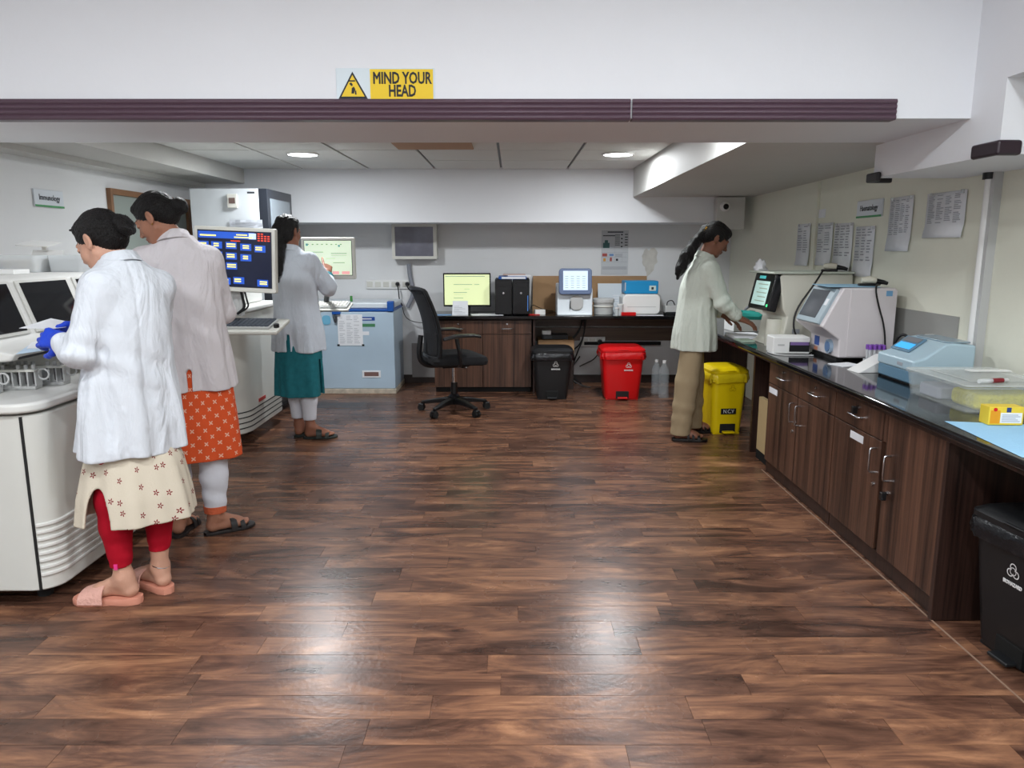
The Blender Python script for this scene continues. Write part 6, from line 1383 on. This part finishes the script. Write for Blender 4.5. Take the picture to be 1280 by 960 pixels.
    k = MB(off=O); k.tube([(-1.452+.036*math.cos(a), 2.885+.036*math.sin(a), .118-.012*math.cos(a)) for a in [x*.63 for x in range(11)]], .002, 5); k.build('anklet', M_STEEL, t, smooth=True)
    # gloves
    M_G = mat('blue_nitrile', (24, 66, 200), .45, bump=.4, bscale=50); F = Field()
    hand_ops(F, WL, (-.95, .28, .12), (.05, .85, -.35), 1, (.75, .8, .85, .9), .8, .96, fat=.0015); F.cap(WL+(EL-WL)*.02, WL+(WL-EL)*.15, .029, .028, .006)
    hand_ops(F, WR, (-.75, -.62, .05), (.2, -.55, -.75), -1, (.6, .65, .7, .75), .7, .96, fat=.0015); F.cap(WR+(ER-WR)*.25, WR, .028, .029, .006)
    np_mesh('gloves', [F.mesh(.0032)], M_G, t, O)
    k = MB(off=O); k.tube([tuple(WL+(EL-WL)*a) for a in (.10, .17, .24)], [.031, .037, .041], 16); k.build('knitted_cuff', mat('cream_cuff', (214, 206, 190), .9, bump=.4, bscale=90), t, smooth=True)
    return t
# =========================================================== second woman (orange tunic)
def woman_two():
    O = (-1.56, 3.52, 0)
    t = thing('person', 'woman in off white coat, orange printed tunic and white trousers, hair in a neat bun', 'person', O)
    ang = math.radians(18); fw = (-.31, .95, 0)
    h_c = V3(-1.632, 3.50, 1.532); hf = unit((-.84, .06, -.54)); nb = V3(-1.56, 3.52, 1.452)
    SL, EL, WL = V3(-1.695, 3.475, 1.345), V3(-1.80, 3.50, 1.12), V3(-1.93, 3.60, 1.08)
    SR, ER, WR = V3(-1.435, 3.565, 1.345), V3(-1.415, 3.66, 1.09), V3(-1.55, 3.86, 1.06)
    F = Field(); st = [(.80, -1.545, 3.54, .15, .11), (.93, -1.545, 3.54, .155, .12), (1.08, -1.55, 3.535, .13, .10), (1.24, -1.555, 3.525, .145, .10), (1.36, -1.56, 3.52, .13, .08), (1.43, -1.56, 3.52, .06, .05)]
    F.loft(st, ang, .03)
    for S_, E_, W_ in ((SL, EL, WL), (SR, ER, WR)): F.chain([S_, E_, W_], [.043, .034, .023], .02)
    ax = {'L': (V3(-1.60, 3.53, .88), V3(-1.635, 3.50, .47), V3(-1.645, 3.50, .09)), 'R': (V3(-1.48, 3.55, .88), V3(-1.465, 3.53, .47), V3(-1.475, 3.525, .09))}
    for K, (h_, k_, a_) in ax.items(): F.chain([h_, k_], [.08, .048], .04); F.chain([k_, k_*.6+a_*.4, a_], [.047, .046, .029], .02)
    parts = [F.mesh(.008)]
    Hd, H, B = head_field(h_c, hf, (0, 0, 1), .96); Hd.cap(nb+V3(0, 0, -.04), h_c-hf*.03+V3(.012, 0, -.06), .054, .050, .02); parts.append(Hd.mesh(.003))
    Ff = Field(); dR = (.80, .60); dL = (-.05, 1); hR = (-1.512, 3.495); hL = (-1.645, 3.455)
    foot_ops(Ff, hR, dR, .016, 1, .98); Ff.cap((-1.475, 3.525, .09), (-1.473, 3.525, .19), .030, .036, .02); foot_ops(Ff, hL, dL, .016, -1, .98); Ff.cap((-1.647, 3.50, .09), (-1.645, 3.50, .19), .030, .036, .02); parts.append(Ff.mesh(.0036))
    Fh = Field(); hand_ops(Fh, WL, (-.9, .4, -.1), (0, .2, -1), 1, s=.95); hand_ops(Fh, WR, (-.5, .85, -.1), (0, .2, -1), -1, s=.95); parts.append(Fh.mesh(.0035))
    np_mesh('body', parts, M_SKIN, t, O, face_cols(h_c, hf, (0, 0, 1), .96, (160, 112, 90)))
    F = Field(); hair_cap(F, H, B, .96); F.ell(H(0, -.098, -.01), (.03, .03, .03), B, .03); F.ell(H(0, -.130, -.012), (.038, .036, .041), B, .012); F.warp.append(strands(h_c, B)); np_mesh('hair', [F.mesh(.0034)], M_HAIR, t, O)
    k = MB(off=O); e = H(-.081, -.002, -.034)
    k.lathe([(.001, -.004), (.004, 0), (.001, .004)], tuple(e), 8).build('earring', mat('gold', (220, 180, 90), .2, 1), t, smooth=True)
    M_C = coat_mat('coat_pinkish_white', (212, 207, 210)); F = Field(); FO = fold_fn(6, .010, .74, 1.3, 2.)
    st = [(.737, -1.53, 3.54, .185, .150), (.88, -1.535, 3.54, .180, .148), (1.05, -1.54, 3.535, .168, .135), (1.20, -1.548, 3.53, .168, .128), (1.32, -1.555, 3.525, .165, .108), (1.395, -1.56, 3.52, .11, .078), (1.45, -1.562, 3.52, .066, .060)]
    F.loft(st, ang, .02, fold=FO, power=2.15)
    for S_ in (SL, SR): F.cap(nb+V3(0, 0, -.055), S_+V3(0, 0, -.012), .052, .060, .05)
    for S_, E_, W_ in ((SL, EL, WL), (SR, ER, WR)): F.chain([S_, E_, E_+(W_-E_)*.7], [.066, .058, .045], .025)
    F.loft([(.735, *st[0][1:]), (.82, -1.533, 3.54, .181, .148)], ang, .004, 'sub', shrink=.020, fold=FO, power=2.15)
    F.box((-1.50, 3.40, .78), (.006, .06, .055), None, .002, .003, 'sub')
    F.warp += [seam((-1.54, 3.53), ang), drape(.004, (8, 6, 3), (14, -11, 4)), crease(SR+V3(-.06, 0, -.1), (1, 0, 1), .1, .004, 60), crease((-1.45, 3.45, 1.05), (.6, 0, 1), .12, .0035, 60)]
    V, Fc = F.mesh(.0058); np_mesh('coat', [(relax(V, Fc, 1), Fc)], M_C, t, O)
    collar(t, O, (-1.572, 3.52, 1.437), (-.12, .02, 1), .062, .084, .036, M_C, fwd=(-.45, .85, -.2))
    M_K = motif_mat('orange_printed_cotton', (212, 84, 42), (226, 178, 156), .046, 4, .27, 0, .0); F = Field()
    st2 = [(.400, -1.515, 3.52, .190, .140), (.55, -1.52, 3.525, .182, .138), (.75, -1.53, 3.54, .168, .132), (.90, -1.54, 3.54, .15, .12)]
    F.loft(st2, ang, .01, fold=fold_fn(5, .008, .40, .8, .4)); F.loft([(.395, *st2[0][1:]), st2[1], (.8, -1.53, 3.54, .165, .128)], ang, .003, 'sub', shrink=.013, fold=fold_fn(5, .008, .40, .8, .4))
    V, Fc = F.mesh(.0055); np_mesh('tunic', [(relax(V, Fc, 1), Fc)], M_K, t, O, uvp=band_uv(-1.52, 3.53, .16))
    M_T = mat('white_trousers', (216, 218, 226), .85, spec=.15, bump=.4, bscale=14); F = Field()
    for K, (h_, k_, a_) in ax.items():
        end = k_+(a_-k_)*.93; F.chain([h_+V3(0, 0, -.04), k_], [.078, .070], .04); F.chain([k_, k_*.5+end*.5, end], [.070, .064, .050], .02); F.box(end+V3(0, 0, -.045), (.09, .09, .042), None, .002, .002, 'sub'); F.warp.append(crease(end+V3(0, 0, .08), (.2, .2, 1), .1, .004, 80))
    np_mesh('trousers', [F.mesh(.006)], M_T, t, O)
    for K, (h_, k_, a_) in ax.items():
        e = k_+(a_-k_)*.93; k = MB(off=O); k.lathe([(.0525, -.004), (.054, .03), (.051, .031), (.049, -.004)], tuple(e), 24, caps=False); k.build('trouser_cuff', mat('orange_cuff', (200, 96, 60), .8, bump=.5, bscale=80), t, smooth=True)
        k = MB(off=O); k.tube([(a_[0]+.038*math.cos(a), a_[1]+.038*math.sin(a), .095-.008*math.cos(a)) for a in [x*.63 for x in range(11)]], .0025, 5); k.build('anklet', mat('gold', (220, 180, 90), .2, 1), t, smooth=True)
    M_SB = mat('dark_sandal', (34, 30, 30), .5)
    shoe(t, O, hR, dR, .016, M_SB, M_SB, [(.105, .135, (.074, .066), .050), (.150, .172, (.058, .052), .052)], 1, 1.02, name='sandal'); shoe(t, O, hL, dL, .016, M_SB, M_SB, [(.105, .135, (.074, .066), .050), (.150, .172, (.058, .052), .052)], -1, 1.02, name='sandal')
    return t
# =========================================================== third woman (teal tunic, touching the far monitor)
def woman_three():
    O = (-1.56, 5.42, 0)
    t = thing('person', 'woman with long black ponytail in white coat and teal tunic, touching the pale green screen', 'person', O)
    ang = math.radians(-16); h_c = V3(-1.605, 5.44, 1.515); hf = unit((.42, .90, -.12)); nb = V3(-1.59, 5.42, 1.39)
    SL, EL, WL = V3(-1.70, 5.455, 1.315), V3(-1.72, 5.55, 1.08), V3(-1.62, 5.75, 1.02)
    SR, ER, WR = V3(-1.445, 5.39, 1.315), V3(-1.345, 5.47, 1.115), V3(-1.385, 5.65, 1.215)
    F = Field(); st = [(.74, -1.565, 5.42, .16, .11), (.88, -1.565, 5.42, .16, .12), (1.02, -1.57, 5.42, .13, .10), (1.2, -1.575, 5.42, .145, .10), (1.32, -1.58, 5.42, .13, .08), (1.38, -1.585, 5.42, .06, .05)]
    F.loft(st, ang, .03)
    for S_, E_, W_ in ((SL, EL, WL), (SR, ER, WR)): F.chain([S_, E_, W_], [.044, .036, .024], .02)
    ax = {'L': (V3(-1.62, 5.44, .82), V3(-1.61, 5.45, .44), V3(-1.61, 5.47, .09)), 'R': (V3(-1.51, 5.41, .82), V3(-1.505, 5.40, .44), V3(-1.505, 5.40, .09))}
    for K, (h_, k_, a_) in ax.items(): F.chain([h_, k_], [.08, .05], .04); F.chain([k_, k_*.6+a_*.4, a_], [.049, .048, .031], .02)
    parts = [F.mesh(.009)]
    Hd, H, B = head_field(h_c, hf, (0, 0, 1), .95); Hd.cap(nb+V3(0, 0, -.04), h_c-hf*.03+V3(0, 0, -.06), .054, .050, .02); parts.append(Hd.mesh(.0036))
    Ff = Field(); dR = (.97, .12); dL = (.2, 1); hR = (-1.545, 5.395); hL = (-1.615, 5.43); foot_ops(Ff, hR, dR, .016, 1, .98); Ff.cap((-1.505, 5.40, .09), (-1.505, 5.40, .2), .032, .038, .02); foot_ops(Ff, hL, dL, .016, -1, .98); Ff.cap((-1.61, 5.47, .09), (-1.61, 5.47, .2), .032, .038, .02); parts.append(Ff.mesh(.004))
    Fh = Field(); hand_ops(Fh, WR, (-.18, .72, .62), (-.5, .5, -.6), 1, s=.98, point=True); hand_ops(Fh, WL, (.4, .9, -.1), (0, .1, -1), 1, s=.95); parts.append(Fh.mesh(.0035))
    np_mesh('body', parts, M_SKIN, t, O, face_cols(h_c, hf, (0, 0, 1), .95, (146, 98, 78)))
    F = Field(); hair_cap(F, H, B, .97); hb = H(0, -.09, .0); F.ell(H(0, -.05, -.04), (.066, .05, .06), B, .03)
    F.chain([H(-.01, -.085, .0), hb+V3(-.03, -.03, -.07), V3(-1.665, 5.315, 1.35), V3(-1.67, 5.305, 1.25), V3(-1.66, 5.31, 1.17)], [.045, .042, .042, .036, .014], .03)
    F.cap(V3(-1.62, 5.33, 1.42), V3(-1.635, 5.30, 1.22), .030, .012, .02)
    F.warp += [strands(h_c, B), drape(.003, (60, 40, 3), (90, 60, 6))]; np_mesh('hair', [F.mesh(.0045)], M_HAIR, t, O)
    M_C = coat_mat('coat_cool_white', (206, 213, 223)); F = Field(); FO = fold_fn(6, .011, .66, 1.2, 1.2)
    st = [(.66, -1.565, 5.42, .195, .145), (.8, -1.565, 5.42, .190, .145), (.98, -1.57, 5.42, .170, .130), (1.15, -1.575, 5.42, .170, .125), (1.28, -1.58, 5.42, .160, .105), (1.345, -1.585, 5.42, .11, .078), (1.40, -1.59, 5.42, .066, .06)]
    F.loft(st, ang, .02, fold=FO, power=2.15)
    for S_ in (SL, SR): F.cap(nb+V3(0, 0, -.055), S_+V3(0, 0, -.012), .052, .060, .05)
    F.chain([SL, EL, EL+(WL-EL)*.7], [.064, .055, .044], .025); F.chain([SR, ER, ER+(WR-ER)*.42], [.064, .058, .052], .025)
    F.loft([(.658, *st[0][1:]), (.74, -1.565, 5.42, .192, .145)], ang, .004, 'sub', shrink=.022, fold=FO, power=2.15); F.box((-1.60, 5.29, .72), (.008, .06, .07), None, .002, .003, 'sub')
    F.warp += [drape(.004, (8, 6, 3), (15, -11, 4)), crease(ER, (.3, .6, .6), .09, .005, 80)]
    V, Fc = F.mesh(.0075); np_mesh('coat', [(relax(V, Fc, 1), Fc)], M_C, t, O); collar(t, O, (-1.592, 5.422, 1.385), (0, .06, 1), .062, .084, .034, M_C, fwd=(.25, .95, -.1))
    M_K = mat('teal_cotton', (38, 112, 122), .8, spec=.2, bump=.4, bscale=18, var=.12, vscale=30); F = Field()
    st2 = [(.33, -1.575, 5.42, .185, .14), (.5, -1.572, 5.42, .182, .14), (.72, -1.567, 5.42, .175, .13), (.85, -1.565, 5.42, .16, .12)]
    F.loft(st2, ang, .01, fold=fold_fn(6, .009, .33, .75, .4)); F.loft([(.328, *st2[0][1:]), st2[1], (.7, -1.567, 5.42, .17, .13)], ang, .003, 'sub', shrink=.016, fold=fold_fn(6, .009, .33, .75, .4)); F.box((-1.40, 5.36, .44), (.012, .09, .16), None, .002, .003, 'sub')
    F.chain([ER+(WR-ER)*.2, ER+(WR-ER)*.72], [.050, .044], .01); np_mesh('tunic', [F.mesh(.0065)], M_K, t, O)
    M_T = mat('white_trousers', (216, 218, 226)); F = Field()
    for K, (h_, k_, a_) in ax.items():
        end = k_+(a_-k_)*.84; F.chain([h_+V3(0, 0, -.04), k_], [.078, .066], .04); F.chain([k_, k_*.5+end*.5, end], [.066, .060, .048], .02); F.box(end+V3(0, 0, -.045), (.09, .09, .042), None, .002, .002, 'sub')
    np_mesh('trousers', [F.mesh(.007)], M_T, t, O)
    M_SB = mat('dark_green_sandal', (38, 44, 40), .5)
    st_ = [(.085, .125, (.080, .070), .050), (.150, .175, (.056, .050), .052)]
    shoe(t, O, hR, dR, .016, M_SB, M_SB, st_, 1, 1.02, name='sandal'); shoe(t, O, hL, dL, .016, M_SB, M_SB, st_, -1, 1.02, name='sandal')
    k = MB(off=O); p = WR+(ER-WR)*.12; B2 = frame3(WR-ER); k.tube([tuple(p+B2@V3(.028*math.cos(a), 0, .028*math.sin(a))) for a in [x*.63 for x in range(11)]], .003, 5); k.build('bangle', mat('gold', (220, 180, 90), .2, 1), t, smooth=True)
    return t
# =========================================================== fourth woman (beige trousers, right counter)
def woman_four():
    O = (1.34, 5.42, 0)
    t = thing('person', 'woman in white coat with a painted green light cast and beige trousers with long ponytail, working at the right counter', 'person', O)
    ang = math.radians(84); h_c = V3(1.452, 5.41, 1.462); hf = unit((.84, -.02, -.54)); nb = V3(1.375, 5.41, 1.345)
    SR, ER, WR = V3(1.385, 5.275, 1.255), V3(1.475, 5.215, 1.02), V3(1.600, 5.25, .915)
    SL, EL, WL = V3(1.405, 5.545, 1.255), V3(1.46, 5.58, 1.02), V3(1.555, 5.47, .915)
    F = Field(); st = [(.76, 1.325, 5.41, .15, .115), (.88, 1.325, 5.41, .15, .12), (1.02, 1.34, 5.41, .125, .10), (1.17, 1.36, 5.41, .14, .10), (1.27, 1.375, 5.41, .13, .08), (1.33, 1.38, 5.41, .06, .05)]
    F.loft(st, ang, .03)
    for S_, E_, W_ in ((SL, EL, WL), (SR, ER, WR)): F.chain([S_, E_, W_], [.043, .034, .023], .02)
    ax = {'R': (V3(1.31, 5.34, .82), V3(1.275, 5.335, .44), V3(1.245, 5.34, .09)), 'L': (V3(1.345, 5.49, .82), V3(1.37, 5.53, .45), V3(1.385, 5.575, .09))}
    for K, (h_, k_, a_) in ax.items(): F.chain([h_, k_], [.08, .05], .04); F.chain([k_, k_*.6+a_*.4, a_], [.048, .046, .03], .02)
    parts = [F.mesh(.009)]
    Hd, H, B = head_field(h_c, hf, (0, 0, 1), .95); Hd.cap(nb+V3(0, 0, -.04), h_c-hf*.03+V3(-.01, 0, -.06), .052, .048, .02); parts.append(Hd.mesh(.0033))
    Ff = Field(); dR = (1, -.08); dL = (.97, .22); hR = (1.195, 5.335); hL = (1.34, 5.555); foot_ops(Ff, hR, dR, .020, 1, 1.0); Ff.cap((1.24, 5.34, .09), (1.25, 5.34, .2), .032, .038, .02); foot_ops(Ff, hL, dL, .020, -1, 1.0); Ff.cap((1.385, 5.575, .09), (1.385, 5.575, .2), .032, .038, .02); parts.append(Ff.mesh(.004))
    Fh = Field(); hand_ops(Fh, WR, (.88, .1, -.38), (-.35, .3, -.85), 1, (.2, .25, .25, .3), .5, .98); hand_ops(Fh, WL, (.72, -.35, -.42), (-.4, .1, -.85), -1, (.3, .3, .35, .35), .5, .98); parts.append(Fh.mesh(.0033))
    np_mesh('body', parts, M_SKIN, t, O, face_cols(h_c, hf, (0, 0, 1), .95, (128, 86, 68), (120, 60, 58)))
    F = Field(); hair_cap(F, H, B, .97); F.ell(H(0, -.10, .018), (.03, .03, .03), B, .03)
    F.chain([H(0, -.105, .02), V3(1.30, 5.39, 1.43), V3(1.245, 5.37, 1.345), V3(1.20, 5.36, 1.26), V3(1.185, 5.36, 1.19)], [.026, .036, .042, .034, .012], .02)
    F.cap(V3(1.24, 5.37, 1.34), V3(1.165, 5.345, 1.22), .026, .008, .015); F.cap(V3(1.30, 5.39, 1.43), V3(1.20, 5.34, 1.30), .022, .010, .015)
    F.warp += [strands(h_c, B), drape(.004, (40, 50, 20), (70, 60, 30))]; np_mesh('hair', [F.mesh(.0042)], M_HAIR, t, O)
    k = MB(off=O); p = H(0, -.108, .022); k.tube([tuple(p+B@V3(.031*math.cos(a), 0, .031*math.sin(a))) for a in [x*.63 for x in range(11)]], .010, 8); k.build('scrunchie', mat('mustard_scrunchie', (206, 156, 40), .8), t, smooth=True)
    k = MB(off=O); k.lathe([(.001, -.004), (.004, 0), (.001, .004)], tuple(H(.081, -.002, -.034)), 8).build('earring', mat('gold', (220, 180, 90), .2, 1), t, smooth=True)
    M_C = coat_mat('coat_white_green_cast', (204, 210, 199)); F = Field(); FO = fold_fn(6, .011, .67, 1.15, .9)  # white coat, the greenish light at the right painted into its colour
    st = [(.67, 1.330, 5.41, .180, .158), (.80, 1.332, 5.41, .178, .155), (.98, 1.338, 5.41, .162, .138), (1.12, 1.352, 5.41, .165, .132), (1.22, 1.368, 5.41, .160, .115), (1.295, 1.378, 5.41, .11, .085), (1.35, 1.38, 5.41, .066, .060)]
    F.loft(st, ang, .02, fold=FO, power=2.15)
    for S_ in (SL, SR): F.cap(nb+V3(0, 0, -.055), S_+V3(0, 0, -.012), .052, .060, .05)
    for S_, E_, W_ in ((SL, EL, WL), (SR, ER, WR)): F.chain([S_, E_, E_+(W_-E_)*.78], [.064, .056, .044], .025)
    F.loft([(.668, *st[0][1:]), (.76, 1.331, 5.41, .178, .155)], ang, .004, 'sub', shrink=.022, fold=FO, power=2.15); F.ell((1.20, 5.41, .655), (.3, .3, .012), None, .003, 'sub')
    F.box((1.45, 5.262, .90), (.004, .02, .07), RZ3 if False else None, .002, .003, 'sub')
    F.warp += [drape(.0038, (10, 6, 3), (16, -11, 4)), crease(ER, (.5, 0, -.8), .09, .006, 80), crease(SR+V3(0, 0, -.1), (.5, 0, 1), .09, .0045, 60)]
    V, Fc = F.mesh(.0072); np_mesh('coat', [(relax(V, Fc, 1), Fc)], M_C, t, O); collar(t, O, (1.388, 5.41, 1.335), (.22, 0, 1), .060, .082, .034, M_C, fwd=(.95, 0, -.2))
    k = MB(off=O); k.obox((1.335, 5.262, .83), (.11, .006, .012)); k.obox((1.335, 5.262, .775), (.108, .004, .10)); k.build('coat_pocket', M_C, t, bevel=.002)
    M_T = mat('beige_trousers', (158, 140, 112), .85, spec=.15, bump=.4, bscale=14); F = Field()
    for K, (h_, k_, a_) in ax.items():
        end = V3(a_[0], a_[1], .055); F.chain([h_+V3(0, 0, -.07), k_], [.080, .078], .04); F.chain([k_, k_*.5+end*.5, end], [.082, .076, .072], .02); F.box(end+V3(0, 0, -.055), (.12, .12, .05), None, .002, .002, 'sub'); F.warp.append(crease(end+V3(0, 0, .12), (.1, .2, 1), .12, .005, 60))
    F.warp.append(drape(.003)); np_mesh('trousers', [F.mesh(.007)], M_T, t, O)
    M_SB = mat('black_sandal', (24, 20, 20), .45); st_ = [(.085, .10, (.080, .074), .050), (.12, .135, (.066, .060), .050), (.155, .175, (.054, .050), .052)]
    shoe(t, O, hR, dR, .020, M_SB, M_SB, st_, 1, 1.06, name='sandal'); shoe(t, O, hL, dL, .020, M_SB, M_SB, st_, -1, 1.06, name='sandal')
    k = MB(off=O); p = WR+(ER-WR)*.1; B2 = frame3(WR-ER); k.tube([tuple(p+B2@V3(.028*math.cos(a), 0, .028*math.sin(a))) for a in [x*.63 for x in range(11)]], .0035, 5); k.build('watch_strap', mat('gold', (220, 180, 90), .2, 1), t, smooth=True)
    return t
woman_one(); woman_two(); woman_three(); woman_four()
# papers in the first woman's gloves
paper('held_sheet', [(-1.90, 2.86, 1.095), (-1.73, 2.80, 1.10), (-1.70, 2.95, 1.10), (-1.86, 3.0, 1.12)], M_PAPER, 'white sheet held up by the blue gloves, curling', .0012)
